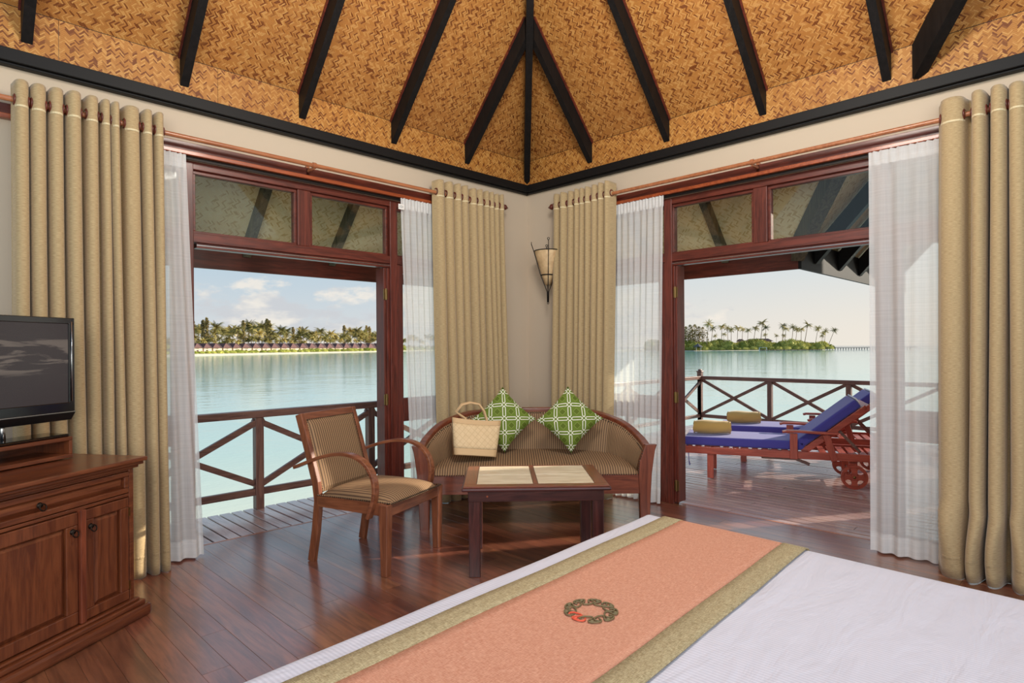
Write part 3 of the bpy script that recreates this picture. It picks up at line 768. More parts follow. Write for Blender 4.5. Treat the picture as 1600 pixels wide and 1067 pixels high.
def text(s, size, loc, xdir, ydir, m_, name, parent=None, ext=.0005):
    cu = bpy.data.curves.new(name, 'FONT'); cu.body = s; cu.size = size; cu.extrude = ext; cu.align_x = 'CENTER'; cu.align_y = 'CENTER'
    o = bpy.data.objects.new(name, cu); COL.objects.link(o)
    dg = bpy.context.evaluated_depsgraph_get(); me = bpy.data.meshes.new_from_object(o.evaluated_get(dg))
    bpy.data.objects.remove(o); xd, yd = Vector(xdir).normalized(), Vector(ydir).normalized(); zd = xd.cross(yd)
    mt = Matrix.Translation(Vector(loc)) @ Matrix((xd, yd, zd)).transposed().to_4x4()
    if parent is not None and parent.name in XF: mt = XF[parent.name].inverted() @ mt
    me.transform(mt); me.materials.clear(); me.materials.append(M[m_])
    o = bpy.data.objects.new(name, me); COL.objects.link(o)
    if parent is not None: o.parent = parent
    return o
text('121', .03, FL(1.685, -.0735, 2.648), (1, 0, 0), (0, 0, 1), 'grey_print', 'tag_print', tg)

# ------------------------------------------------------------------ wall sconce
sc = root('wall_sconce', (-.14, -.43, 2.3), label='wrought iron wall sconce with a parchment cone shade beside the curtain', cat='wall lamp')
cx, cy = -.155, -.43; zt_, zb_ = 2.375, 2.06
def ring3(z, r, n=18, th=.005):
    mb = MB(); pts = [(cx + r * math.cos(2 * PI * k / n), cy + r * math.sin(2 * PI * k / n), z) for k in range(n + 1)]
    return mb.tube(pts, th, 6, caps=False)
P = [[(cx + rr_ * math.cos(2 * PI * k / 24), cy + rr_ * math.sin(2 * PI * k / 24), z) for k in range(24)] for rr_, z in ((.028, 2.035), (.06, 2.13), (.098, 2.25), (.135, 2.38))]
MB().grid(P, closed_v=True).build('lamp_shade', 'parchment', sc, smooth=True, solid=.003)
ring3(2.38, .137).build('top_hoop', 'iron', sc, smooth=True); ring3(2.135, .068, th=.006).build('middle_hoop', 'iron', sc, smooth=True)
for k, a in enumerate([math.radians(225 + 90 * j) for j in range(4)]):
    dx, dy = math.cos(a), math.sin(a); top = 2.47 if k == 0 else 2.45
    mb = MB().tube([(cx + dx * r_, cy + dy * r_, z) for r_, z in ((.006, 1.86), (.008, 1.965), (.075, 2.14), (.141, 2.38), (.165 if k else .15, top))], .0042, 6)
    for j in range(10):
        pass
    loop = [(cx + dx * (.165 if k else .15) + .011 * math.cos(q) * -dy, cy + dy * (.165 if k else .15) + .011 * math.cos(q) * dx, top + .011 + .011 * math.sin(q)) for q in [2 * PI * j / 10 for j in range(11)]]
    mb.tube(loop, .0032, 5, caps=False); mb.build('iron_rod', 'iron', sc, smooth=True)
MB().tube([(cx, cy, 1.93), (cx, cy, 1.865)], .009, 8).tube([(cx + .012 * math.cos(q), cy, 1.853 + .012 * math.sin(q)) for q in [2 * PI * j / 10 for j in range(11)]], .003, 5, caps=False).build('tip', 'iron', sc, smooth=True)
MB().box(-.012, 0, cy - .03, cy + .03, 2.03, 2.18).tube([(-.01, cy, 2.13), (-.06, cy, 2.15), (cx + .07, cy, 2.135)], .006).tube([(-.01, cy, 2.07), (-.04, cy, 2.06), (-.05, cy, 2.085), (-.03, cy, 2.10)], .005).build('wall_bracket', 'iron', sc, bevel=.002)

# ------------------------------------------------------------------ armchair
def quad_cushion(mb, x0, x1, y0, y1, z0, crown, nx=14, ny=14, uvs=1.0, rn=.03, bow=0.0):
    P, U = [], []
    for i in range(nx + 1):
        a = i / nx; r_, u_ = [], []
        for j in range(ny + 1):
            b = j / ny; x = x0 + (x1 - x0) * a; y = y0 + (y1 - y0) * b
            ea = 1 - abs(2 * a - 1) ** 5; eb = 1 - abs(2 * b - 1) ** 5
            z = z0 + crown * (ea * eb) ** .6 * (.72 + .28 * (1 - (2 * a - 1) ** 2) * (1 - (2 * b - 1) ** 2))
            y2 = y - bow * (1 - (2 * a - 1) ** 2) * (1 - b)
            r_.append((x, y2, z)); u_.append((x * uvs, y))
        P.append(r_); U.append(u_)
    mb.grid(P, U); 
    return mb
CH = root('armchair', (-2.525, -.965, 0), math.radians(-69.3 + 90), label='wooden armchair with striped brown upholstery and bentwood arms by the left doorway', cat='chair')
cw = CH
def B(name, mb, m_, parent, **k): return mb.build(name, m_, parent, world=False, **k)
# local axes: -y is the front, x sideways
for s in (-1, 1):
    B('leg', MB().hexa([(s * .30 - .024, -.315, 0), (s * .30 + .024, -.315, 0), (s * .30 - .024, -.27, 0), (s * .30 + .024, -.27, 0), (s * .30 - .03, -.325, .44), (s * .30 + .03, -.325, .44), (s * .30 - .03, -.262, .44), (s * .30 + .03, -.262, .44)]), 'chair_wood_z', cw, bevel=.004)
    # rear leg and back post in one curved piece
    pts = [(s * .262, .325, 0), (s * .262, .29, .2), (s * .262, .268, .40), (s * .262, .285, .52), (s * .262, .355, .75), (s * .262, .425, .965)]
    mb = MB(); mb.strip(pts, .036, .052, (1, 0, 0)); B('leg', mb, 'chair_wood_z', cw, bevel=.004)
    B('foot_cap', MB().box(s * .30 - .018, s * .30 + .018, -.31, -.275, -.0, .006), 'black_plastic', cw)
    B('seat_rail', MB().bar((s * .298, -.28, .405), (s * .265, .26, .405), .03, .075), 'chair_wood_y', cw, bevel=.003)
    # bentwood arm
    ap = [(s * .30, .43, .618), (s * .302, .34, .652), (s * .306, .22, .695), (s * .312, .10, .725), (s * .318, -.0, .735), (s * .322, -.09, .722), (s * .324, -.165, .685), (s * .325, -.215, .625), (s * .325, -.235, .555), (s * .325, -.232, .48), (s * .325, -.21, .41), (s * .325, -.185, .35)]
    sm_ = []
    for i in range(len(ap) - 1):
        p0, p1, p2, p3 = [Vector(ap[max(0, min(len(ap) - 1, i + k))]) for k in (-1, 0, 1, 2)]
        for q in range(3):
            u = q / 3; sm_.append(.5 * ((2 * p1) + (p2 - p0) * u + (2 * p0 - 5 * p1 + 4 * p2 - p3) * u * u + (3 * p1 - p0 - 3 * p2 + p3) * u ** 3))
    sm_.append(Vector(ap[-1]))
    B('armrest', MB().strip(sm_, .052, .022, (1, 0, 0)), 'chair_wood_y', cw, bevel=.004)
B('seat_rail', MB().box(-.30, .30, -.318, -.29, .365, .44), 'chair_wood_x', cw, bevel=.003)
B('seat_rail', MB().box(-.26, .26, .245, .27, .365, .44), 'chair_wood_x', cw, bevel=.003)
B('top_rail', MB().bar((-.245, .412, .945), (.245, .412, .945), .03, .05, (0, .3, 1)), 'chair_wood_x', cw, bevel=.006)
mb = MB(); quad_cushion(mb, -.285, .285, -.325, .26, .438, .075, bow=.012)
B('seat', mb, 'stripe_fabric', cw, smooth=True)
# backrest pad: front and rear upholstered faces
P, U = [], []
for i in range(15):
    a = i / 14; r_, u_ = [], []
    for j in range(15):
        b = j / 14; x = -.245 + .49 * a; z = .455 + .475 * b; e = (1 - abs(2 * a - 1) ** 6) * (1 - abs(2 * b - 1) ** 6)
        y = .262 + (z - .455) * .30 - .008 - .026 * e ** .5; r_.append((x, y, z)); u_.append((x, z))
    P.append(r_); U.append(u_)
mb = MB(); mb.grid(P, U); mb.hexa([(-.245, .262, .455), (.245, .262, .455), (-.245, .282, .455), (.245, .282, .455), (-.245, .405, .93), (.245, .405, .93), (-.245, .425, .93), (.245, .425, .93)])
B('backrest', mb, 'stripe_fabric', cw, smooth=False)
def nails(pts, sp, r, mb):
    acc = 0; last = None
    pts = [Vector(p) for p in pts]
    for a, b in zip(pts[:-1], pts[1:]):
        L = (b - a).length; n = max(1, int(L / sp))
        for k in range(n):
            c_ = a + (b - a) * (k / n); base = len(mb.v)
            o8 = [Vector((r, 0, 0)), Vector((0, r, 0)), Vector((-r, 0, 0)), Vector((0, -r, 0)), Vector((0, 0, r)), Vector((0, 0, -r))]
            mb.v += [tuple(c_ + q) for q in o8]
            for f_ in ((0, 1, 4), (1, 2, 4), (2, 3, 4), (3, 0, 4), (1, 0, 5), (2, 1, 5), (3, 2, 5), (0, 3, 5)): mb.f.append([base + q for q in f_]); mb.uv.append([(0, 0)] * 3)
mb = MB(); nails([(-.29, .25, .446), (-.29, -.332, .446), (.29, -.332, .446), (.29, .25, .446)], .017, .0075, mb)
yb = lambda z: .262 + (z - .455) * .30 - .012
nails([(-.24, yb(.46), .46), (-.24, yb(.925), .925), (.24, yb(.925), .925), (.24, yb(.46), .46)], .017, .0075, mb)
B('nail_trim', mb, 'nail_trim', cw, smooth=True, kind='stuff')

# ------------------------------------------------------------------ coffee table
tb = root('coffee_table', tuple((CAM + VD * 4.02 + VR * .135).xy) + (0,), math.radians(-43.6), label='low dark wooden coffee table with four cream inlaid panels', cat='table')
hw, hd, ht = .457, .34, .56
for sx_ in (-1, 1):
    for sy_ in (-1, 1):
        B('leg', MB().box(sx_ * (hw - .078) - .034, sx_ * (hw - .078) + .034, sy_ * (hd - .075) - .034, sy_ * (hd - .075) + .034, 0, .50), 'table_wood_z', tb, bevel=.004)
for s in (-1, 1):
    B('apron', MB().box(-hw + .045, hw - .045, s * (hd - .045) - .011, s * (hd - .045) + .011, .462, .53), 'table_wood_x', tb, bevel=.003)
    B('apron', MB().box(s * (hw - .05) - .011, s * (hw - .05) + .011, -hd + .055, hd - .055, .462, .53), 'table_wood_y', tb, bevel=.003)
B('apron_peg', MB().lathe([(0, -.001), (.006, -.001), (.006, .004), (0, .004)], 8, (-.30, -hd + .034, .495), 'y'), 'lintel_light', tb)
# top: frame of rails around four panels
fw = .075
B('tabletop', MB().box(-hw, hw, -hd, hd, .528, .552), 'table_wood_x', tb, bevel=.012)
def T(name, x0, x1, y0, y1, m_, z1=.56): return B(name, MB().box(x0, x1, y0, y1, .5515, z1), m_, tb, bevel=.003)
T('top_rail', -hw + .012, hw - .012, -hd + .012, -hd + .085, 'sofa_wood_x'); T('top_rail', -hw + .012, hw - .012, hd - .03, hd - .012, 'sofa_wood_x')
T('top_rail', -hw + .012, -hw + .09, -hd + .085, hd - .03, 'sofa_wood_y'); T('top_rail', hw - .09, hw - .012, -hd + .085, hd - .03, 'sofa_wood_y')
T('top_rail', -.014, .014, -hd + .085, hd - .03, 'sofa_wood_y')
for a, b in ((-hw + .092, -.016), (.016, hw - .092)):
    T('inlay_panel', a, b, -hd + .087, -.0 + .022, 'cream_stone', .5585); T('inlay_panel', a, b, .034, hd - .032, 'cream_stone', .5585)

# ------------------------------------------------------------------ sofa (local x sideways, +y to the back)
so_ = root('settee', tuple((CAM + VD * 4.74 + VR * .165).xy) + (0,), YAW - PI / 2, label='bow backed wooden settee with striped brown upholstery in the room corner', cat='sofa')
HZ = [(0, .635), (.25, .69), (.49, .765), (.69, .815), (.81, .845), (.95, .858), (1, .862)]
def zrail(s):
    for (a, za), (b, zb2) in zip(HZ[:-1], HZ[1:]):
        if s <= b: return za + (zb2 - za) * (s - a) / (b - a)
    return HZ[-1][1]
RX, RY = .90, .70
def bow(phi, d=0.0):   # point on bow; d inwards
    cx_, sy_ = math.cos(phi), math.sin(phi)
    return ((RX - d) * (abs(cx_) ** .92) * (1 if cx_ > 0 else -1), .02 + (RY - d) * sy_ ** .85)
N = 40
phis = [PI * k / N for k in range(N + 1)]
# timber rail on top
P = []
for ph_ in phis:
    s = math.sin(ph_); z = zrail(s); a = bow(ph_, -.012); b = bow(ph_, .048)
    P.append([(a[0], a[1], z - .035), (b[0], b[1], z - .035), (b[0], b[1], z), (a[0] * .995, a[1], z + .006)])
mb = MB().grid(P, closed_v=True); mb.poly(P[0]); mb.poly(P[-1]); B('top_rail', mb, 'sofa_wood_x', so_, bevel=.008)
# outer shell and padded inner back in three panels
seams = [0, 9, 31, 40]
arc = [0]
for k in range(N): arc.append(arc[-1] + (Vector(bow(phis[k + 1], .05)) - Vector(bow(phis[k], .05))).length)
for i in range(3):
    P, U = [], []
    for k in range(seams[i], seams[i + 1] + 1):
        e = min(k - seams[i], seams[i + 1] - k) / 2.0; ed_ = min(1, e)
        r_, u_ = [], []
        for j in range(9):
            b = j / 8; z = .42 + (zrail(math.sin(phis[k])) - .03 - .42) * b
            d = .045 + .035 * (1 - abs(2 * b - 1) ** 4) * (.35 + .65 * ed_); q = bow(phis[k], d + .05 * (1 - b)); r_.append((q[0], q[1], z)); u_.append((arc[k], z))
        P.append(r_); U.append(u_)
    B('back_panel', MB().grid(P, U), 'stripe_fabric', so_, smooth=True)
P = [[(*bow(p_, 0.0), .27), (*bow(p_, 0.0), zrail(math.sin(p_)) - .02)] for p_ in phis]
B('outer_back', MB().grid(P, [[(a_, .2), (a_, .7)] for a_ in arc]), 'stripe_fabric', so_, smooth=True, solid=.012)
# seat
P, U = [], []
for i in range(29):
    a = i / 28; x = -.83 + 1.66 * a; cosv = min(1, abs(x) / (RX - .06)); yb_ = .02 + (RY - .1) * (1 - cosv ** 2.1) ** .5
    r_, u_ = [], []
    for j in range(13):
        b = j / 12; y = -.03 + (yb_ + .03) * b
        ea = 1 - abs(2 * a - 1) ** 8; eb = 1 - (1 - b) ** 7
        z = .412 + .07 * (ea * max(eb, 0)) ** .5 + .03 * b * ea
        if j == 0: z = .412
        r_.append((x, y, z)); u_.append((x, y))
    P.append(r_); U.append(u_)
B('seat', MB().grid(P, U), 'stripe_fabric', so_, smooth=True)
B('seat_rail', MB().box(-.85, .85, -.045, -.01, .268, .415), 'sofa_wood_x', so_, bevel=.004)
mb = MB().grid([[(*bow(p_, .02), .27), (*bow(p_, .02), .40)] for p_ in phis]); B('seat_rail', mb, 'sofa_wood_x', so_, solid=.03)
for s in (-1, 1):
    # front arm post, flared at the top, running down into the leg
    prof = [(.815, .885, 0.0), (.81, .895, .26), (.80, .905, .42), (.81, .918, .52), (.84, .93, .60), (.86, .945, .645)]
    P = []
    for a, b, z in prof: P.append([(s * a, -.055, z), (s * b, -.055, z), (s * b, .0, z), (s * a, .0, z)])
    mb = MB().grid(P, closed_v=True); mb.poly(P[0]); mb.poly(P[-1]); B('leg', mb, 'sofa_wood_z', so_, bevel=.006)
    B('leg', MB().hexa([(s * .52 - .025, .56, 0), (s * .52 + .025, .56, 0), (s * .52 - .025, .61, 0), (s * .52 + .025, .61, 0), (s * .5 - .03, .50, .3), (s * .5 + .03, .50, .3), (s * .5 - .03, .56, .3), (s * .5 + .03, .56, .3)]), 'sofa_wood_z', so_)
mb = MB(); nails([(-.80, -.05, .418), (.80, -.05, .418)], .018, .007, mb)
for s in (-1, 1): nails([(s * .80, -.058, .43), (s * .808, -.058, .52), (s * .835, -.058, .60), (s * .85, -.058, .63)], .018, .007, mb)
rl = [(*bow(p_, .056), zrail(math.sin(p_)) - .04) for p_ in phis]; nails(rl, .02, .007, mb)
B('nail_trim', mb, 'nail_trim', so_, smooth=True, kind='stuff')

# ------------------------------------------------------------------ cushions and bag
def cushion(loc, rz, tilt, rollv, lab, side=.385):
    r = bpy.data.objects.new('cushion', None); COL.objects.link(r); tag(r, lab, 'cushion', None)
    r.location = loc; r.rotation_mode = 'XYZ'
    mt = Matrix.Rotation(rz, 4, 'Z') @ Matrix.Rotation(tilt, 4, 'X') @ Matrix.Rotation(rollv, 4, 'Y')
    r.rotation_euler = mt.to_euler(); n = 16
    for sgn, nm, m_ in ((-1, 'front_cover', 'green_lattice'), (1, 'back_cover', 'green_plain')):
        P, U = [], []
        for i in range(n + 1):
            a = 2 * i / n - 1; row, ur = [], []
            for j in range(n + 1):
                b = 2 * j / n - 1
                pinch = 1 - .10 * (1 - abs(a) ** 2.5) * abs(b) ** 2; pin2 = 1 - .10 * (1 - abs(b) ** 2.5) * abs(a) ** 2
                x, z = a * side / 2 * pin2 * 1.03, b * side / 2 * pinch * 1.03
                y = sgn * .068 * ((1 - abs(a) ** 3) * (1 - abs(b) ** 3)) ** .55
                row.append((x, y, z)); ur.append((a * side / 2, b * side / 2))
            P.append(row); U.append(ur)
        B(nm, MB().grid(P, U), m_, r, smooth=True)
    return r
def vpt(px, py, D):   # a point of the room given by bearing, height drop and depth
    h = 543.16 + (px - 800) * -.00737
    v = CAM + VD * D + VR * ((px - 800) / 951.7 * D); return Vector((v.x, v.y, 1.4 - (py - h) / 951.7 * D))
cushion(vpt(786, 655, 5.2), YAW - PI / 2 + .12, -.22, math.radians(45), 'green and white lattice cushion behind the straw bag')
cushion(vpt(889, 655, 5.12), YAW - PI / 2 - .05, -.20, math.radians(43), 'green and white lattice cushion at the middle of the settee, clear of the bag')
bg_ = root('straw_bag', tuple(vpt(740, 712, 4.92)), YAW - PI / 2 + .25, label='woven straw tote bag with two handles on the settee', cat='bag')
bp = bg_
wb, wt, hb = .165, .20, .285
sk = Matrix.Rotation(math.radians(6), 4, 'Y') @ Matrix.Rotation(math.radians(-10), 4, 'X')
def bagpt(a, b, side):   # a -1..1 across, b 0..1 up
    w = wb + (wt - wb) * b; d = (.055 * (1 - b) + .022) * side * (1 - .25 * abs(a) ** 3)
    return tuple(sk @ Vector((a * w, d + .0, hb * b + .01 * a * a * b)))
for nm, b0, b1, m_ in (('bag_body', .18, .86, 'straw'), ('bag_body', 0, .18, 'straw_plain'), ('bag_body', .86, 1, 'straw_plain')):
    P, U = [], []
    for j in range(9):
        b = b0 + (b1 - b0) * j / 8; row = [bagpt(-1 + 2 * i / 12, b, -1) for i in range(13)] + [bagpt(1 - 2 * i / 12, b, 1) for i in range(13)]
        P.append(row); U.append([(q[0], q[2]) for q in row])
    P = [[P[j][i] for j in range(9)] for i in range(26)]; U = [[U[j][i] for j in range(9)] for i in range(26)]
    o = B(nm if m_ == 'straw' else ('bag_base' if b0 == 0 else 'bag_rim'), MB().grid(P, U, closed_u=True), m_, bg_, smooth=True, solid=.004)
B('bag_bottom', MB().poly([bagpt(-1, 0, -1), bagpt(1, 0, -1), bagpt(1, 0, 1), bagpt(-1, 0, 1)]), 'straw_plain', bg_, solid=.004)
for sd_ in (-1, 1):
    b_ = [bagpt(-.45, .80, sd_), bagpt(-.47, 1.02, sd_), (-.12, sd_ * .03 + .05, hb + .07), (-.07, sd_ * .03 + .055, hb + .125), (.0, sd_ * .03 + .06, hb + .14), (.07, sd_ * .03 + .055, hb + .125), (.11, sd_ * .03 + .05, hb + .07), bagpt(.42, 1.02, sd_), bagpt(.40, .80, sd_)]
    B('handle', MB().tube([Vector(q) + Vector((-.02 if 1 < i < 7 else 0, -.01 * sd_, 0)) for i, q in enumerate(b_)], .009, 8), 'straw_plain', bg_, smooth=True)

# ------------------------------------------------------------------ cabinet (local x to the right-far end, -y is the front)
CA = math.radians(33); Au = Vector((math.cos(CA), math.sin(CA), 0)); An = Vector((-math.sin(CA), math.cos(CA), 0))
Ac = Vector((-3.8768, -.8853, 0))
CD, CL = .60, 1.75
cb = root('media_cabinet', tuple(Ac - Au * CL / 2 + An * CD / 2), CA, label='carved reddish wooden cabinet with a drawer and ring pulls under the television', cat='cabinet')
X1, Y0 = CL / 2, -CD / 2   # right end, front of the top
X0 = -CL / 2
B('cabinet_top', MB().box(X0, X1, Y0, CD / 2, .817, .839), 'cab_wood_x', cb, bevel=.006)
B('cornice', MB().box(X0 + .012, X1 - .012, Y0 + .015, CD / 2 - .015, .80, .817).box(X0 + .03, X1 - .03, Y0 + .03, CD / 2 - .02, .785, .80), 'cab_wood_x', cb, bevel=.005)
yb0 = Y0 + .05   # body front
mb = MB().box(X0 + .05, X1 - .05, yb0 + .02, CD / 2 - .03, .09, .786)
B('body', mb, 'cab_wood_z', cb, bevel=.003)
mb = MB(); mb.box(X1 - .075, X1 - .048, yb0 - .003, yb0 + .03, .09, .786); mb.box(X0 + .05, X1 - .05, yb0, yb0 + .025, .64, .656); mb.box(X0 + .05, X1 - .05, yb0, yb0 + .025, .772, .786)
B('face_frame', mb, 'cab_wood_x', cb, bevel=.003)
B('plinth', MB().box(X0 - .01, X1 + .012, Y0 - .012, CD / 2 - .02, 0.0, .06), 'cab_wood_x', cb, bevel=.016)
B('plinth_moulding', MB().box(X0 + .01, X1 - .01, Y0 + .01, CD / 2 - .02, .06, .085).box(X0 + .03, X1 - .03, Y0 + .028, CD / 2 - .02, .085, .10), 'cab_wood_x', cb, bevel=.006)
def panel_front(name, x0, x1, z0, z1, fr, parent=cb, axis='z'):
    mb = MB(); yo, yi = yb0 - .004, yb0 + .018
    mb.box(x0, x1, yo, yi, z0, z0 + fr).box(x0, x1, yo, yi, z1 - fr, z1).box(x0, x0 + fr, yo, yi, z0 + fr, z1 - fr).box(x1 - fr, x1, yo, yi, z0 + fr, z1 - fr)
    d = B(name, mb, 'cab_wood_' + ('x' if axis == 'x' else 'z'), parent, bevel=.004)
    a, b, c_, e = x0 + fr, x1 - fr, z0 + fr, z1 - fr; k = .022
    # raised field with bevelled border
    y1_, y2_ = yb0 + .014, yb0 + .001
    o_ = [(a, y1_, c_), (b, y1_, c_), (b, y1_, e), (a, y1_, e)]; i_ = [(a + k, y2_, c_ + k), (b - k, y2_, c_ + k), (b - k, y2_, e - k), (a + k, y2_, e - k)]
    mb = MB(); mb.poly(i_)
    for q in range(4): w = (q + 1) % 4; mb.poly([o_[q], o_[w], i_[w], i_[q]])
    B('raised_panel', mb, 'cab_wood_' + axis, d)
    return d
def ring_pull(parent, x, z):
    mb = MB(); mb.lathe([(0, -.012), (.008, -.012), (.012, -.004), (.014, 0)], 12, (x, yb0 - .004, z), 'y')
    mb.tube([(x + .015 * math.sin(q), yb0 - .02 - .004 * (1 - math.cos(q)), z - .008 + .015 * math.cos(q)) for q in [2 * PI * k / 16 for k in range(17)]], .003, 6, caps=False)
    B('ring_pull', mb, 'dark_metal', parent, smooth=True)
dr = panel_front('drawer', X1 - 1.02, X1 - .078, .66, .77, .026, axis='x'); ring_pull(dr, X1 - .56, .715)
dr = panel_front('drawer', X0 + .08, X1 - 1.03, .66, .77, .026, axis='x')
d1 = panel_front('door', X1 - .335, X1 - .08, .105, .635, .05); ring_pull(d1, X1 - .305, .55)
for z in (.18, .56): B('hinge', MB().box(X1 - .082, X1 - .076, yb0 - .009, yb0 - .002, z - .022, z + .022), 'old_brass', d1)
d2 = panel_front('door', X1 - .86, X1 - .372, .105, .635, .06); ring_pull(d2, X1 - .402, .55)
d3 = panel_front('door', X0 + .08, X1 - .90, .105, .635, .06)
B('centre_stile', MB().box(X1 - .368, X1 - .34, yb0 - .018, yb0 + .02, .103, .642), 'sofa_wood_z', cb, bevel=.003)
B('centre_stile', MB().box(X1 - .896, X1 - .864, yb0 - .018, yb0 + .02, .103, .642), 'sofa_wood_z', cb, bevel=.003)

# riser shelf on the cabinet
rs = root('tv_riser', tuple(Ac - Au * .60 + An * .47 + Vector((0, 0, .839))), CA, label='open wooden riser box under the television stand', cat='shelf')
RL = .47
B('top_board', MB().box(-RL, RL, -.13, .11, .095, .115), 'cab_wood_x', rs, bevel=.003); B('bottom_board', MB().box(-RL, RL, -.13, .11, .006, .026), 'cab_wood_x', rs, bevel=.003)
for s in (-1, 1): B('side_board', MB().box(s * RL - .018 * (s > 0), s * RL + .018 * (s < 0), -.128, .108, .026, .095), 'cab_wood_z', rs, bevel=.002)
B('inner_divider', MB().box(.16, .178, -.02, .108, .026, .095), 'cab_wood_z', rs); B('riser_back', MB().box(.16, RL - .018, .09, .105, .026, .095), 'cab_wood_x', rs)
B('foot', MB().box(.2, .23, -.1, -.06, 0, .006), 'black_plastic', rs); B('foot', MB().box(-.23, -.2, -.1, -.06, 0, .006), 'black_plastic', rs)
# television
tv = root('television', tuple(Ac - Au * .50 + An * .43 + Vector((0, 0, .954))), CA, label='black flat screen television on the cabinet', cat='television')
TWd, z0_, z1_ = .455, .078, .622
B('stand_base', MB().box(-.28, .36, -.085, .075, .0, .016), 'gloss_black', tv, bevel=.01)
B('stand_neck', MB().tube([(-.02, .02, .01), (-.02, .03, .12)], .03, 16).tube([(.10, .02, .01), (.10, .03, .12)], .012, 12), 'steel', tv, smooth=True)
B('rear_casing', MB().box(-TWd + .04, TWd - .04, .03, .07, z0_ + .03, z1_ - .04), 'black_plastic', tv, bevel=.01)
fr = MB(); bz = .032
fr.box(-TWd, TWd, -.012, .035, z1_ - bz, z1_); fr.box(-TWd, TWd, -.012, .035, z0_ + .045, z0_ + .095); fr.box(-TWd, -TWd + bz, -.012, .035, z0_ + .09, z1_ - bz + .002); fr.box(TWd - bz, TWd, -.012, .035, z0_ + .09, z1_ - bz + .002)
B('bezel', fr, 'gloss_black', tv, bevel=.003)
B('silver_strip', MB().box(-TWd, TWd, -.016, .0, z0_ + .042, z0_ + .046), 'steel', tv)
B('speaker_bar', MB().hexa([(-TWd + .01, .0, z0_), (TWd - .01, .0, z0_), (-TWd + .01, .04, z0_), (TWd - .01, .04, z0_), (-TWd, -.018, z0_ + .042), (TWd, -.018, z0_ + .042), (-TWd, .04, z0_ + .042), (TWd, .04, z0_ + .042)]), 'black_plastic', tv, bevel=.003)
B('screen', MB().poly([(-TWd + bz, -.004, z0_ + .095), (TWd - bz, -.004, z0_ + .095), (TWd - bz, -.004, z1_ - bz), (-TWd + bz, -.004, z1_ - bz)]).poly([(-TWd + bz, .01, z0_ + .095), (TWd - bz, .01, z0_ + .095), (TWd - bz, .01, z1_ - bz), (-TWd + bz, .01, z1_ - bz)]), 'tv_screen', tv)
mb = MB(); mb.tube([(TWd - .02, -.015, z0_ + .1), (TWd - .02, -.015, z1_ - .02)], .003, 6); B('edge_highlight_strip', mb, 'steel', tv, smooth=True)
XF[tv.name] = Matrix.Translation(tv.location) @ Matrix.Rotation(CA, 4, 'Z')
tx = XF[tv.name] @ Vector((.02, -.014, z0_ + .068))
text('LG', .024, tx, Au, (0, 0, 1), 'logo_grey', 'brand_lettering', tv)

# ------------------------------------------------------------------ bed (local origin at the far right foot corner)
bd = root('bed', (-2.27, -2.925, 0), math.radians(3.2), label='large bed with a white striped duvet in the foreground', cat='bed')
TOPZ = .615; R0 = .07
def wrapc(s, L):    # s arc length measured inwards from the edge drop; returns coordinate, drop
    # s >= 0 inside flat ; s in (-R*pi/2,0) around the edge ; below: down the side
    q = R0 * PI / 2
    if s >= 0: return -R0 - s, 0.
    if s > -q: a = -s / R0; return -R0 + R0 * math.sin(a), R0 * (1 - math.cos(a))
    return 0., R0 + (-s - q)
def bedpt(sx_, sy_, off=0.0):
    x, dx = wrapc(sx_, 0); y, dy = wrapc(sy_, 0)
    und = .003 * math.sin(3.1 * x + 2 * y) * math.sin(2.3 * y + 1) + .0012 * math.sin(9 * x - 5 * y)
    z = TOPZ - dx - dy + (und if dx + dy < .05 else 0) + off
    sc_ = 1 + (.02 * math.sin(14 * x + 3) * min(1, dy * 3) + .0) ; 
    nx = off if dx > .03 else 0; ny = off if dy > .03 else 0
    if dx > 0 and dy > 0: z = TOPZ - math.hypot(dx, dy) * 1.0 + off
    return (x + nx + .09 * y, y + ny + .005 * math.sin(9 * x) * min(1, dy * 2.5), max(z, .05))
sxs = [-.52, -.4, -.25, -.16, -.11, -.09, -.07, -.05, -.03, -.015] + [k * .07 for k in range(31)]
P = [[bedpt(a, b) for b in sxs] for a in sxs]
B('duvet', MB().grid(P, [[(a, b) for b in sxs] for a in sxs]), 'duvet_cloth', bd, smooth=True)
B('mattress', MB().box(-2.2, -.03, -2.2, -.03, .28, .56), 'white_cotton', bd, bevel=.04)
B('bed_base', MB().box(-2.2, -.05, -2.2, -.05, .0, .28), 'table_wood_x', bd, bevel=.01)
rn_ = root('bed_runner', (-2.27, -2.925, .62), math.radians(3.2), label='coral bed runner with olive borders and a swirl emblem across the bed', cat='bed runner')
rx = [-.42, -.3, -.2, -.14, -.11, -.095, -.08, -.065, -.05, -.035, -.02, -.01] + [k * .05 for k in range(43)]
def lowz(p_): return (p_[0], p_[1], p_[2] - .62)
def strip_(ya, yb_, n, off): return [[lowz(bedpt(a, (ya + (yb_ - ya) * k / n) - R0, off)) for k in range(n + 1)] for a in rx]
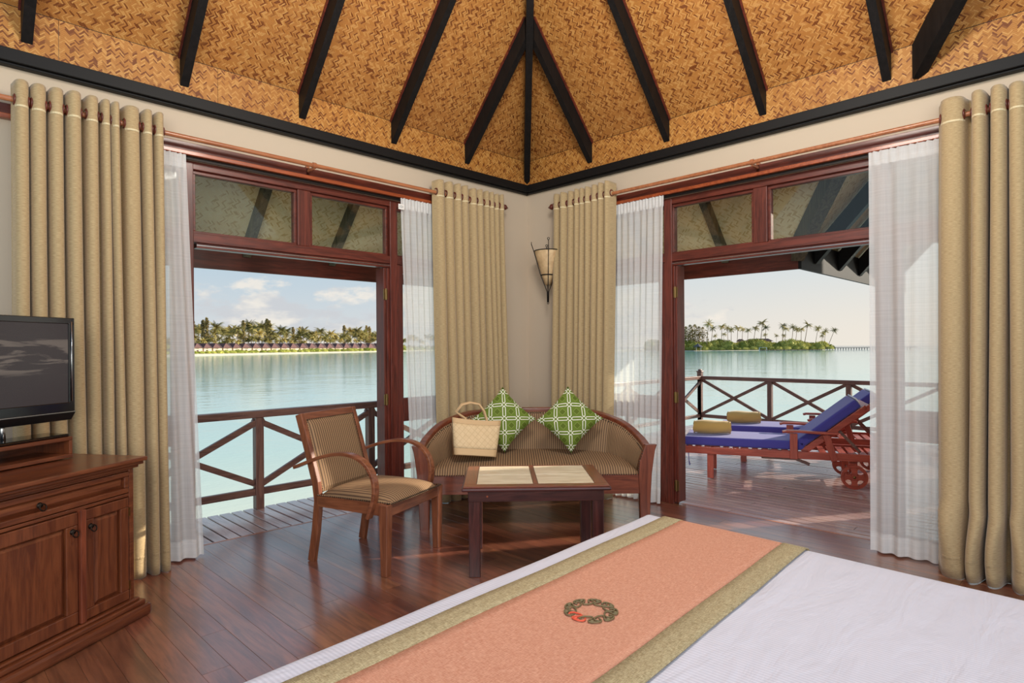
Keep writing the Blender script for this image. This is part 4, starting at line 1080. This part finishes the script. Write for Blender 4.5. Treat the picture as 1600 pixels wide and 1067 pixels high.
# arguments are distances from the foot edge
B('runner_cloth', MB().grid(strip_(.222, .678, 12, .006)), 'runner_coral', rn_, smooth=True, solid=.003)
B('runner_border', MB().grid(strip_(.135, .224, 3, .0075)), 'runner_border', rn_, smooth=True, solid=.004)
B('runner_border', MB().grid(strip_(.676, .765, 3, .0075)), 'runner_border', rn_, smooth=True, solid=.004)
for k in range(9):
    an = 2 * PI * k / 9 + .25; mb = MB()
    c_ = Vector((-1.125 + .060 * math.cos(an), -.455 + .060 * math.sin(an))); tdir = Vector((-math.sin(an), math.cos(an))); rd = Vector((math.cos(an), math.sin(an)))
    pts = []
    for j in range(25):
        u = -1 + 2 * j / 24; a_ = u * 1.0
        # S curve: two opposed hooks
        xx = .026 * math.sin(u * 2.6) ; yy = .0145 * u * 1.35 - .006 * math.sin(u * 5.2)
        s1 = xx; s2 = .018 * math.sin(u * PI) * (1)
        q = c_ + tdir * (.024 * u - .012 * math.sin(2 * PI * u)) + rd * (.018 * math.sin(PI * u * 1.15))
        pts.append((q.x, q.y, bedpt(-q.x - R0, -q.y - R0, .0115)[2] - .62))
    mb.tube(pts, .0026, 6)
    mb.lathe([(0, .004), (.0055, .003), (.007, 0), (.007, -.003)], 8, (c_.x + tdir.x * .004 + rd.x * .012, c_.y + tdir.y * .004 + rd.y * .012, pts[12][2]))
    B('emblem_swirl', mb, 'thread_red' if k == 4 else 'thread_olive', rn_, smooth=True, label='coral red swirl' if k == 4 else None)

# ------------------------------------------------------------------ deck railings
def railing(name, F, t0, t1, posts, lab, sgn, o_, axis):
    r = root(name, F((t0 + t1) / 2, o_, 0), label=lab, cat='railing')
    B_ = lambda nm, mb, m_, **k: mb.build(nm, m_, r, **k)
    B_('top_rail', MB().box(t0, t1, o_ - .045, o_ + .045, .80, .862, F), 'rail_wood_' + axis, bevel=.006)
    for a, b in zip(posts[:-1], posts[1:]):
        B_('bottom_rail', MB().box(a + .035, b - .035, o_ - .02, o_ + .02, .115, .175, F), 'rail_wood_' + axis, bevel=.004)
        B_('brace', MB().bar(F(a + .04, o_ - .012, .18), F(b - .04, o_ - .012, .79), .03, .05), 'rail_wood_' + axis)
        B_('brace', MB().bar(F(a + .04, o_ + .018, .79), F(b - .04, o_ + .018, .18), .03, .05), 'rail_wood_' + axis)
    for p_ in posts: B_('post', MB().box(p_ - .036, p_ + .036, o_ - .036, o_ + .036, -.01, .802, F), 'rail_wood_z', bevel=.004)
    return r
RFX = 5.43
railing('deck_railing', lambda t_, o_, z: (-t_, o_, z), -RFX, 6.3, [6.2, 4.87, 3.74, 2.575, 1.44, .3, -.86, -2.0, -3.15, -4.3, -RFX], 'dark wooden deck railing with crossed braces along the left doorway side', 1, .86, 'x')
fr_ = railing('deck_railing', lambda t_, o_, z: (o_, -t_, z), -.86, 5.2, [-.86, .40, 1.60, 2.8, 4.0, 5.2], 'dark wooden deck railing with crossed braces behind the loungers', 1, RFX, 'y')
mb = MB().box(RFX - .04, RFX + .04, .82, .90, .862, .93)
mb.build('newel_post', 'rail_wood_z', fr_, bevel=.004)
MB().box(RFX - .052, RFX + .052, .808, .912, .93, .955).box(RFX - .03, RFX + .03, .83, .89, .955, .985).build('newel_cap', 'rail_wood_z', fr_, bevel=.01)

# unseen plaster walls added to shade the deck; the gap lets a sun streak in
for k_, (a_, b_) in enumerate(((.14, 3.3), (3.85, 5.3))):
    struct(MB().box(a_, b_, -4.78, -4.62, -.1, 4.6).build('wall_sun_block', 'plaster'))
# ------------------------------------------------------------------ loungers
def lounger(loc, rz, lab):
    r = root('sun_lounger', loc, rz, label=lab, cat='sun lounger', group=None)   # local x along, +y far side, origin under near foot leg
    W_ = .62; Mx, Mz = 'lounge_wood_x', 'lounge_wood_z'
    for y in (0, W_):
        B('side_rail', MB().box(-.30, 1.62, y - .016, y + .016, .262, .335), Mx, r, bevel=.004)
        B('leg', MB().box(-.035, .03, y + (.018 if y == 0 else -.05), y + (.05 if y == 0 else -.018), 0, .33), Mz, r, bevel=.004)
        so2 = -.033 if y == 0 else W_ + .033
        B('wheel_post', MB().box(1.295, 1.37, y - .016 + (.03 if y == 0 else -.03), y + .016 + (.03 if y == 0 else -.03), .08, .262), Mz, r, bevel=.003)
        B('arm_post', MB().box(.765, .835, so2 - .014, so2 + .014, .262, .52), Mz, r, bevel=.003)
        B('arm_post', MB().bar((1.165, so2, .262), (1.09, so2, .52), .028, .06, (1, 0, 0)), Mz, r, bevel=.003)
        pts = [(.70, so2, .515), (.695, so2, .53), (.73, so2, .54), (.85, so2, .541), (1.0, so2, .535), (1.2, so2, .533)]
        B('armrest', MB().strip(pts[1:], .07, .024, (0, 1, 0)), Mx, r, bevel=.006)
        # wheel with four holes
        wy = y + (-.045 if y == 0 else .045)
        wl = MB(); Rw = .1175
        for side_ in (-1, 1):
            pass
        n = 32; yy0, yy1 = wy - .014, wy + .014
        def wp(a, r_, y_): return (1.3325 + r_ * math.cos(a), y_, Rw + r_ * math.sin(a))
        for (ra, rb) in ((.088, Rw), (0.0, .030)):
            P = [[wp(2 * PI * k / n, max(ra, .001), yy0), wp(2 * PI * k / n, rb, yy0), wp(2 * PI * k / n, rb, yy1), wp(2 * PI * k / n, max(ra, .001), yy1)] for k in range(n)]
            wl.grid(P, closed_u=True, closed_v=True)
        for q in range(4):
            a0 = q * PI / 2 + .0; hw_ = .32
            # broad curved spokes leaving rounded openings
            P = []
            for k in range(5):
                rr_ = .026 + (.092 - .026) * k / 4; wv_ = [.036, .026, .024, .032, .050][k]
                d_ = Vector((math.cos(a0), 0, math.sin(a0))); s_ = Vector((-math.sin(a0), 0, math.cos(a0))); c_ = Vector((1.3325, 0, Rw)) + d_ * rr_
                P.append([tuple(c_ + s_ * wv_ + Vector((0, yy0, 0))), tuple(c_ - s_ * wv_ + Vector((0, yy0, 0))), tuple(c_ - s_ * wv_ + Vector((0, yy1, 0))), tuple(c_ + s_ * wv_ + Vector((0, yy1, 0)))])
            wl.grid(P, closed_v=True)
        w_ = B('wheel', wl, Mx, r)
        B('hub_cap', MB().lathe([(0, -.008), (.012, -.006), (.014, 0), (.014, .004)] if y == 0 else [(0, .008), (.012, .006), (.014, 0), (.014, -.004)], 12, (1.3325, yy0 if y == 0 else yy1, Rw), 'y'), 'old_brass', w_, smooth=True)
    B('axle', MB().tube([(1.3325, -.04, .1175), (1.3325, W_ + .04, .1175)], .008, 8), 'steel', r, smooth=True)
    B('end_rail', MB().box(-.30, -.27, .016, W_ - .016, .262, .335), 'lounge_wood_y', r); B('end_rail', MB().box(1.59, 1.62, .016, W_ - .016, .262, .335), 'lounge_wood_y', r)
    for k in range(13): B('slat', MB().box(-.25 + k * .094, -.19 + k * .094, .02, W_ - .02, .325, .34), 'lounge_wood_y', r)
    for k in range(6): B('slat', MB().box(1.05 + k * .09, 1.11 + k * .09, .02, W_ - .02, .30, .315), 'lounge_wood_y', r)
    # back frame
    an = math.radians(39.5); ca, sa = math.cos(an), math.sin(an); hx, hz = .90, .335; BL = .72
    def bk(u, y, n_): return (hx + u * ca - n_ * sa, y, hz + u * sa + n_ * ca)
    for y in (.035, W_ - .035):
        B('back_rail', MB().bar(bk(-.02, y, .0), bk(BL, y, .0), .03, .06, (-sa, 0, ca)), Mx, r, bevel=.004)
        B('support_strut', MB().bar((1.40, y + .03 * (1 if y < .3 else -1), .345), bk(.38, y + .03 * (1 if y < .3 else -1), -.03), .022, .028), 'rail_wood_x', r)
    for k in range(7):
        u = .04 + k * .10; p = [bk(u + a, y, n_) for n_ in (.0, .016) for y in (.05, W_ - .05) for a in (0, .06)]; B('slat', MB().hexa([p[0], p[1], p[2], p[3], p[4], p[5], p[6], p[7]]), 'lounge_wood_y', r)
    B('back_rail', MB().bar(bk(BL, .02, 0), bk(BL, W_ - .02, 0), .06, .03, (-sa, 0, ca)), 'lounge_wood_y', r, bevel=.004)
    # cushion
    B('cushion_pad', MB().box(-.265, .905, .02, W_ - .02, .342, .435), 'blue_canvas', r, bevel=.018)
    p = [bk(u, y, n_) for n_ in (.034, .125) for y in (.02, W_ - .02) for u in (.0, BL - .03)]
    B('back_cushion', MB().hexa(p), 'blue_canvas', r, bevel=.02)
    B('pillow_strap', MB().bar(bk(BL - .02, .05, .10), bk(BL - .02, W_ - .05, .10), .012, .05, (-sa, 0, ca)), 'white_cotton', r)
    B('tie_string', MB().tube([(-.235, .0, .35), (-.225, -.008, .28), (-.22, -.008, .2), (-.215, -.01, .13)], .004, 5).tube([(-.22, -.008, .19), (-.205, -.008, .135)], .003, 5), 'blue_canvas', r)
    B('slide_out_tray', MB().box(.50, .82, .05, W_ - .06, .235, .255).bar((.82, .06, .25), (.95, .06, .20), .02, .03), 'rail_wood_x', r, bevel=.003)
    return r
LP = Vector((1.24, -1.47, 0)); ang = math.radians(-66.6)
dx_ = Vector((math.cos(ang), math.sin(ang), 0)); dy_ = Vector((-dx_.y, dx_.x, 0))
lounger(tuple(LP), ang, 'red wooden sun lounger with a blue cushion on the deck, nearest the doorway')
L2 = LP + dx_ * .312 + dy_ * 1.10
lounger(tuple(L2), ang, 'red wooden sun lounger with a blue cushion on the deck, farther one by the railing')
def towel(base, lab, u0):
    c_ = base + dx_ * u0 + dy_ * .30
    r = root('rolled_towel', (c_.x, c_.y, .434), ang + math.radians(3), label=lab, cat='towel')
    R_ = .08; n = 20
    P, U = [], []
    for k in range(15):
        x = -.19 + .38 * k / 14; e = 1 - .12 * abs(2 * k / 14 - 1) ** 6
        P.append([(x + .012 * math.sin(2 * a + 1) * (2 * k / 14 - 1), R_ * e * (1 + .05 * math.sin(3 * a + x * 30)) * math.cos(a), R_ * .95 + R_ * .92 * e * (1 + .05 * math.sin(2 * a + x * 20)) * math.sin(a)) for a in [2 * PI * q / n for q in range(n)]]); U.append([(x, q * .02) for q in range(n)])
    B('towel_roll', MB().grid(P, U, closed_v=True), 'towel_cloth', r, smooth=True)
    for s in (-1, 1):
        mb = MB(); sp = [(s * .186, (.006 + .068 * q / 44) * math.cos(q * .42), R_ * .97 + (.006 + .068 * q / 44) * math.sin(q * .42)) for q in range(45)]
        mb.strip(sp, .016, .0075, (1, 0, 0)); mb.lathe([(0, 0), (.072, 0)], 16, (s * .18, 0, R_ * .97), 'x'); B('rolled_end', mb, 'towel_cloth', r)
    return r
towel(LP, 'rolled mustard towel on the nearer blue lounger', .0); towel(L2, 'rolled mustard towel on the farther blue lounger', .0)

# ------------------------------------------------------------------ lagoon and far shores
WZ = -1.6
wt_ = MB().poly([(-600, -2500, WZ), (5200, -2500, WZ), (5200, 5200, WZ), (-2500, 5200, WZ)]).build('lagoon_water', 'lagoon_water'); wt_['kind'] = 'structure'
def at(px, D, z=WZ):
    v = CAM + VD * D + VR * ((px - 800) / 951.7 * D); return Vector((v.x, v.y, z))
def hy(px): return 543.16 - (px - 800) * .00737
def hz(px, py, D): return 1.4 - (py - hy(px)) * D / 951.7
# left shore line: straight, from bearing 300 at 292 m to bearing 590 at 560 m
def shoreD(px): k = (px - 300) / 290; return 1 / ((1 - k) / 292 + k / 540)
def patch(name, rows, m_, kind='structure'):
    o = MB().grid(rows).build(name, m_, smooth=True); o['kind'] = kind; return o
pxs = list(range(80, 861, 20))
patch('shore_left', [[at(p, shoreD(p) * f_, z) for f_, z in ((.995, WZ - .1), (1.0, WZ + .05), (1.04, -.7), (1.09, -.1), (1.5, .1), (2.2, .1))] for p in pxs], 'sand')
pr = list(range(960, 1291, 10))
def isD(px): return 400 + 25 * max(0, min(1, (px - 1140) / 140)) * -1 if px < 1290 else 380
def taper(p): return max(.0, min(1, (1300 - p) / 50))
patch('shore_right', [[at(p, 395 * f_, z) for f_, z in ((.992, WZ - .1), (1.0, WZ + .05), (1.012, -1.15), (1.03, -.9), (1.05 + .3 * taper(p), -.9 if p < 1285 else WZ - .1))] for p in pr], 'sand')

# --- plant builders
def frond_mesh(mb, base, az, elv, L, droop, wl, seg=7, rn=random):
    p = Vector(base); d = Vector((math.cos(az) * math.cos(elv), math.sin(az) * math.cos(elv), math.sin(elv))); sdv = Vector((-math.sin(az), math.cos(az), 0))
    pts = []
    for k in range(seg + 1): pts.append(p.copy()); p = p + d * (L / seg); d = (d + Vector((0, 0, -droop / seg))).normalized()
    for k in range(seg):
        a, b = pts[k], pts[k + 1]; w = wl * math.sin(PI * (.12 + .86 * (k + .5) / seg)); ax_ = (b - a)
        for s in (-1, 1):
            for h_ in (0., .5):
                c_ = a + ax_ * h_; tip = c_ + sdv * (s * w) + ax_ * .7 + Vector((0, 0, -w * .55))
                i0 = len(mb.v); mb.v += [tuple(c_), tuple(c_ + ax_ * .42), tuple(tip)]; mb.f.append([i0, i0 + 1, i0 + 2]); mb.uv.append([(0, 0)] * 3)
def palm(name, H, R_, nf, seed, lean=0., lab='', grp='', mt='palm_leaf'):
    rn = random.Random(seed); r = root(name, (0, 0, 0), 0, lab, 'tree', grp)
    top = Vector((lean, 0, H)); pts = [Vector((lean * (k / 6) ** 1.7, 0, H * k / 6)) for k in range(7)]
    k1 = MB().tube(pts, [.26, .2, .17, .15, .14, .13, .12], 6).build('trunk', 'palm_trunk', r, world=False, smooth=True)
    mb = MB()
    for i in range(nf):
        frond_mesh(mb, top, 2 * PI * i / nf * 2.4 + rn.uniform(-.3, .3), rn.uniform(-.35, 1.15), R_ * rn.uniform(.85, 1.15), rn.uniform(.9, 1.7), R_ * .26, rn=rn)
    k2 = mb.build('crown', mt, r, world=False)
    return r, (k1, k2)
def blob_tree(name, H, W_, n, seed, lab, grp, cat, mt, lo=.15, sz=.5, tall=False, trunk=True):
    rn = random.Random(seed); r = root(name, (0, 0, 0), 0, lab, cat, grp); mb = MB()
    for i in range(n):
        u = rn.random(); z = H * (lo + (1 - lo) * u); wr = W_ * (math.sin(PI * min(1, .15 + .85 * u)) ** .6 if not tall else (1.05 - u) ** .7 * (.6 + .4 * math.sin(9 * u)))
        a = rn.uniform(0, 2 * PI); rad = wr * rn.random() ** .5; c_ = Vector((rad * math.cos(a), rad * math.sin(a), z)); s = sz * rn.uniform(.5, 1.2)
        v = [Vector((rn.uniform(-1, 1), rn.uniform(-1, 1), rn.uniform(-.6, 1.2))).normalized() * s for _ in range(3)]
        i0 = len(mb.v); mb.v += [tuple(c_ + q) for q in v]; mb.f.append([i0, i0 + 1, i0 + 2]); mb.uv.append([(0, 0)] * 3)
    k = [mb.build('foliage', mt, r, world=False)]
    if trunk: k.append(MB().tube([(0, 0, 0), (.1, 0, H * .5), (0, .1, H * .9)], [.2, .14, .05], 5).build('trunk', 'palm_trunk', r, world=False, smooth=True))
    return r, tuple(k)
def bush(name, H, W_, n, seed, lab, grp, mt, sz=.5):
    rn = random.Random(seed); r = root(name, (0, 0, 0), 0, lab, 'bush', grp); mb = MB()
    P = []
    for i in range(9):
        th = PI / 2 * i / 8; row = []
        for k in range(14):
            a = 2 * PI * k / 14; rr_ = 1 + rn.uniform(-.12, .12); row.append((W_ * .92 * math.cos(th) * math.cos(a) * rr_, W_ * .92 * math.cos(th) * math.sin(a) * rr_, H * .9 * math.sin(th) * rr_))
        P.append(row)
    mb.grid(P, closed_v=True)
    for i in range(n):
        th = math.asin(rn.random()); a = rn.uniform(0, 2 * PI); c_ = Vector((W_ * math.cos(th) * math.cos(a), W_ * math.cos(th) * math.sin(a), H * math.sin(th)))
        v = [Vector((rn.uniform(-1, 1), rn.uniform(-1, 1), rn.uniform(-.5, 1.2))).normalized() * sz * rn.uniform(.5, 1.2) for _ in range(3)]
        i0 = len(mb.v); mb.v += [tuple(c_ + q) for q in v]; mb.f.append([i0, i0 + 1, i0 + 2]); mb.uv.append([(0, 0)] * 3)
    return r, (mb.build('foliage', mt, r, world=False),)
USED = {}
def place(proto, loc, rz, sc, lab=None, grp=None, tilt=(0, 0)):
    r, kids = proto
    if r.name not in USED: USED[r.name] = 1; o = r
    else: o = copy_fast(r, kids)
    o.location = loc; o.rotation_euler = (tilt[0], tilt[1], rz); o.scale = (sc, sc, sc) if not isinstance(sc, tuple) else sc
    if lab: o['label'] = lab
    if grp: o['group'] = grp
    return o
RN = random.Random(5)
GL = 'palms behind the thatched villas on the far left shore'; LL = 'coconut palm behind the row of roofs on the far left shore'
pl = [palm('palm_tree', 11, 4.6, 34, 30 + k, .6 * k - .4, LL, GL, 'palm_leaf' if k % 2 else 'palm_leaf_dark') for k in range(4)]
GC = 'feathery casuarinas on the far left shore'; LC = 'tall feathery casuarina rising above the palms on the far left shore'
cs = [blob_tree('casuarina_tree', 15, 2.6, 900, 50 + k, LC, GC, 'tree', 'casuarina_leaf', .3, .6, True) for k in range(2)]
zl = lambda X: 300 + X / 10.667
def put_tree(proto, px, py_top, H0, Dk=1.16, rz=None):
    D = shoreD(px) * Dk; zt2 = hz(px, py_top, D); sc_ = (zt2 - .0) / H0; place(proto, at(px, D, 0), RN.uniform(0, 6) if rz is None else rz, sc_)
    
left = [(20, 300), (110, 300), (370, 275), (420, 400), (500, 350), (580, 350), (640, 380), (700, 330), (760, 310), (800, 400), (940, 250), (990, 330), (1060, 290), (1110, 380), (1170, 270), (1210, 300), (1340, 370), (1400, 420), (1460, 335), (1530, 420), (1570, 345), (1690, 450), (1780, 400), (1880, 350), (1900, 420), (1990, 400), (2040, 450), (2090, 410), (2150, 352), (2200, 460), (2230, 440), (2290, 400), (2340, 470), (2390, 425), (2470, 460), (2530, 430), (2600, 440), (2650, 355), (2700, 400), (2735, 350), (2770, 430), (2810, 410), (2890, 380), (2940, 420), (2990, 430), (3040, 430), (3100, 410), (3160, 440), (3220, 420), (3290, 400), (-60, 320), (-140, 340)]
for i, (X, Y) in enumerate(left): put_tree(pl[i % 4], zl(X), 480 + Y / 10.667 + .5, 12.8, RN.uniform(1.13, 1.3))
for i, (X, Y) in enumerate([(190, 210), (250, 175), (860, 220), (1250, 195), (1290, 220), (1800, 325), (2540, 300), (2910, 305), (2960, 320), (10, 190), (1690, 330)]): put_tree(cs[i % 2], zl(X), 480 + Y / 10.667, 15.2, RN.uniform(1.14, 1.25))
for k in range(96):   # lower fill row
    px = 170 + k * 5.4 + RN.uniform(-2, 2); put_tree(pl[k % 4], px, 528 + RN.uniform(-5, 5), 12.8, RN.uniform(1.1, 1.16))
# green undergrowth behind the roofs
bs = [bush('bush', 1.6, 2.6, 260, 70 + k, 'rounded yellow green beach bush on the far left shore', 'beach bushes in front of the villas', 'bush_leaf', .42) for k in range(2)]
for k in range(54):
    px = 170 + k * 9.6 + RN.uniform(-2, 2); D = shoreD(px) * 1.055; place(bs[k % 2], at(px, D, -.45), RN.uniform(0, 6), RN.uniform(.8, 1.15) * D / 360)
ub = [bush('bush', 3.0, 3.2, 300, 80, 'dark green undergrowth bush behind the roofs on the far left shore', 'undergrowth behind the villas', 'shrub_leaf', .6)]
for k in range(56):
    px = 170 + k * 9.2 + RN.uniform(-2, 2); D = shoreD(px) * 1.14; place(ub[0], at(px, D, .4), RN.uniform(0, 6), (1.4, 1.4, 1.25 + RN.random() * .5))
# villas
ORD = 'first second third fourth fifth sixth seventh eighth ninth tenth eleventh twelfth thirteenth fourteenth fifteenth sixteenth seventeenth eighteenth nineteenth twentieth twenty-first twenty-second twenty-third twenty-fourth twenty-fifth twenty-sixth twenty-seventh'.split()
def villa(i, px, pxn):
    D = shoreD(px) * 1.085; Dn = shoreD(pxn) * 1.085; a = at(px, D, 0); b = at(pxn, Dn, 0); w = (b - a).length
    zt3 = hz(px, 536.2, D); zb3 = hz(px, 543.6, D); az = math.atan2(b.y - a.y, b.x - a.x)
    r = root('beach_villa', tuple((a + b) / 2), az, 'beach villa with dark red hipped roof, %s from the left in the far left row' % ORD[i] if i < 21 else 'beach villa with dark red roof hidden behind the sheer, %s from the left' % ORD[i], 'building', 'row of beach villas')
    h = w / 2 * 1.12; dp = 5.; rg = w * .1
    B('wall', MB().box(-w * .42, w * .42, -.6, dp, -.4, zb3 + .1), 'villa_wall', r)
    # hipped roof: shaded long slope and lit hip end put into the colours
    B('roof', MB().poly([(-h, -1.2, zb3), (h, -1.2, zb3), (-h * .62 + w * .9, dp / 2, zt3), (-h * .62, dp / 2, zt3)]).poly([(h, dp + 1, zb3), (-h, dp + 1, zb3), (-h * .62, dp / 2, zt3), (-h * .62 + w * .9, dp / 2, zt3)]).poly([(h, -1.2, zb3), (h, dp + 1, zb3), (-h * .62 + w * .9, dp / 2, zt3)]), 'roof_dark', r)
    B('roof_hip', MB().poly([(-h, -1.2, zb3), (-h * .62, -1.6, zt3 + .02), (h * .25, -1.9, zb3), (-h * .62, dp / 2, zt3)][:3]).poly([(-h, dp + 1, zb3), (-h, -1.2, zb3), (-h * .62, -1.6, zt3 + .02), (-h * .62, dp / 2, zt3 + .02)]), 'roof_lit', r)
    B('window', MB().box(-w * .2, w * .0, -.68, -.6, .3, 1.4), 'roof_dark', r)
vx = [zl(X) for X in (-160, 10, 170, 325, 495, 660, 820, 990, 1150, 1305, 1465, 1622, 1782, 1935, 2085, 2235, 2372, 2515, 2655, 2792, 2925, 3058, 3190, 3310)]
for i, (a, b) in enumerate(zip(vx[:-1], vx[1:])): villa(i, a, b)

# right island
IR = 'coconut palm leaning over the bushes on the right island'; GR = 'palms on the right island'
pi_ = [palm('palm_tree', 12, 2.9, 22, 90 + k, 0, IR, GR, 'palm_leaf_dark' if k % 2 else 'palm_leaf') for k in range(3)]
zr = lambda X: 1040 + X / 4.706
zy = lambda Y: 480 + Y / 4.706
pals = [(318, 118, 300), (350, 152, 330), (415, 138, 412), (455, 152, 460), (485, 165, 480), (532, 150, 525), (568, 160, 560), (610, 170, 598), (665, 150, 640), (718, 108, 692), (738, 150, 735), (733, 205, 733), (815, 212, 815), (868, 135, 855), (888, 155, 872), (940, 145, 925), (970, 160, 950), (1000, 160, 995), (1050, 122, 1015), (1125, 152, 1095), (1160, 195, 1155), (1178, 176, 1165), (1252, 158, 1188), (430, 200, 425), (365, 215, 365), (870, 212, 860), (1150, 215, 1145)]
order = {id(q): ORD[j] for j, q in enumerate(sorted(pals))}
for i, q_ in enumerate(pals):
    X, Y, XB = q_; D = 405 + (i * 7) % 23; b = at(zr(XB), D, -.6); H = hz(zr(X), zy(Y - 14), D) + .6; dxl = (X - XB) / 4.706 / 951.7 * D
    tl = math.atan2(dxl, H)
    o = place(pi_[i % 3], b, 0, H / 13.2, ('short' if H < 8 else 'slender tall' if H < 16 else 'tallest') + ' coconut palm, ' + order[id(q_)] + ' from the left on the right island')
    o.rotation_mode = 'QUATERNION'
    ax_ = up.cross(VR).normalized(); from mathutils import Quaternion
    o.rotation_quaternion = Quaternion(ax_, tl) @ Quaternion((0, 0, 1), RN.uniform(0, 6)); s_ = H / 13.2; k = 1 / s_ if s_ < .6 else 1
    o.scale = (max(s_, .75), max(s_, .75), s_)
LCr = 'dense clump of casuarina and palm at the left end of the right island'
ci = [blob_tree('casuarina_tree', 12, 3.4, 520, 95, LCr, 'dense trees on the right island', 'tree', 'casuarina_leaf', .12, .55)]
for X, Y in ((20, 170), (70, 150), (118, 180), (150, 150), (180, 138), (215, 135), (245, 150), (275, 155), (200, 170), (130, 160)):
    D = 415; H = hz(zr(X), zy(Y - 8), D) + .6; place(ci[0], at(zr(X), D, -.6), RN.uniform(0, 6), H / 12.2)
LB = 'leafy green shrub in the thicket along the right island'
bi = [bush('bush', 3.6, 4.2, 420, 100 + k, LB, 'thicket on the right island', 'shrub_leaf', .6) for k in range(2)]
for k in range(44):
    X = -120 + k * 30.5 + RN.uniform(-8, 8); D = 408 + RN.uniform(-6, 10); top = 262 - 22 * math.sin(X * .012) ** 2 + RN.uniform(-6, 6) + (14 if X > 1080 else 0) + (18 if X > 1160 else 0)
    H = hz(zr(X), zy(top), D) + 1.0; place(bi[k % 2], at(zr(X), D, -1.0), RN.uniform(0, 6), (1.0, 1.0, H / 3.6))
    if k % 2: D = 400; place(bi[k % 2], at(zr(X + 12), D, -1.1), RN.uniform(0, 6), (.7, .7, RN.uniform(.45, .7)))
def isle_roof(X0, X1, Y0, Y1, lab):
    D = 425; a, b = at(zr(X0), D, 0), at(zr(X1), D, 0); w = (b - a).length; zt4, zb4 = hz(zr(X0), zy(Y0), D), hz(zr(X0), zy(Y1), D)
    r = root('island_house', tuple((a + b) / 2), YAW - PI / 2, lab, 'building')
    h = w / 2
    B('roof', MB().poly([(-h, -3, zb4), (h, -3, zb4), (h * .55, 0, zt4), (-h * .55, 0, zt4)]).poly([(h, 3, zb4), (-h, 3, zb4), (-h * .55, 0, zt4), (h * .55, 0, zt4)]).poly([(h, -3, zb4), (h, 3, zb4), (h * .55, 0, zt4)]).poly([(-h, 3, zb4), (-h, -3, zb4), (-h * .55, 0, zt4)]), 'roof_dark', r)
    B('wall', MB().box(-h * .8, h * .8, -2, 2, -.5, zb4 + .05), 'villa_wall', r)
isle_roof(592, 672, 235, 251, 'small dark roofed house left of the larger roof on the right island')
isle_roof(655, 782, 231, 250, 'wide dark roofed house in the middle of the right island')
isle_roof(528, 575, 234, 252, 'small dark roof between palms on the right island'); isle_roof(380, 415, 236, 252, 'low dark roof among palms at the left of the right island')
# gazebo, white frame, rocks, jetty
D = 397; g0 = at(zr(238), D, -1.2); gz = root('gazebo', tuple(g0), YAW - PI / 2, 'thatched gazebo on the beach of the right island', 'gazebo')
zt5, zb5 = hz(zr(238), zy(266), D) + 1.2, hz(zr(238), zy(290), D) + 1.2
B('roof', MB().lathe([(.05, zt5), (1.2, zt5 - .8), (3.3, zb5), (3.2, zb5 - .15)], 8), 'jetty_wood', gz)
for a in range(4): B('post', MB().box(*(lambda x_, y_: (x_ - .12, x_ + .12, y_ - .12, y_ + .12))(2.1 * math.cos(a * PI / 2 + .78), 2.1 * math.sin(a * PI / 2 + .78)), -.2, zb5), 'white_paint', gz)
g0 = at(zr(716), 392, WZ); wf = tag(MB().box(-2.6, -2.3, -.15, .15, 0, 3.2).box(2.3, 2.6, -.15, .15, 0, 3.2).box(-2.6, 2.6, -.15, .15, 2.9, 3.2).build('white_frame', 'white_paint', world=False), 'white square frame standing at the waterline of the right island', 'frame'); wf.location = g0; wf.rotation_euler = (0, 0, YAW - PI / 2); wf.scale = (.95, 1, .62)
rk0 = None
for k in range(60):
    X = 700 + k * 7.6 + RN.uniform(-3, 3); D = 391
    if rk0 is None:
        bm = bmesh.new(); bmesh.ops.create_icosphere(bm, subdivisions=1, radius=.7)
        for v in bm.verts: v.co *= RN.uniform(.7, 1.2)
        me = bpy.data.meshes.new('rock'); bm.to_mesh(me); bm.free(); me.materials.append(M['rock']); rk0 = bpy.data.objects.new('rock', me); o = rk0; tag(o, 'brown rock at the water edge of the right island', 'rock', 'rocks along the right island shore')
    else: o = rk0.copy()
    COL.objects.link(o); o.location = at(zr(X), D + RN.uniform(-1, 2), WZ + .15); o.rotation_euler = (0, 0, RN.uniform(0, 6)); s = RN.uniform(.6, 1.3); o.scale = (s, s, s * .7)
jt = root('jetty', tuple(at(1290, 400, WZ)), YAW - PI / 2, 'long grey jetty on piles reaching right from the island', 'jetty')
a, b = at(1278, 400, 0), at(1420, 400, 0)
Ld = (b - a).length
B('walkway', MB().box(-5, Ld, -1, 1, 1.15, 1.5).box(-5, Ld, -1, -.9, 1.9, 2.0), 'jetty_wood', jt)
for k in range(34): B('pile', MB().box(k * 1.75 - 3, k * 1.75 - 2.7, -.9, -.6, -.3, 1.2), 'jetty_wood', jt)
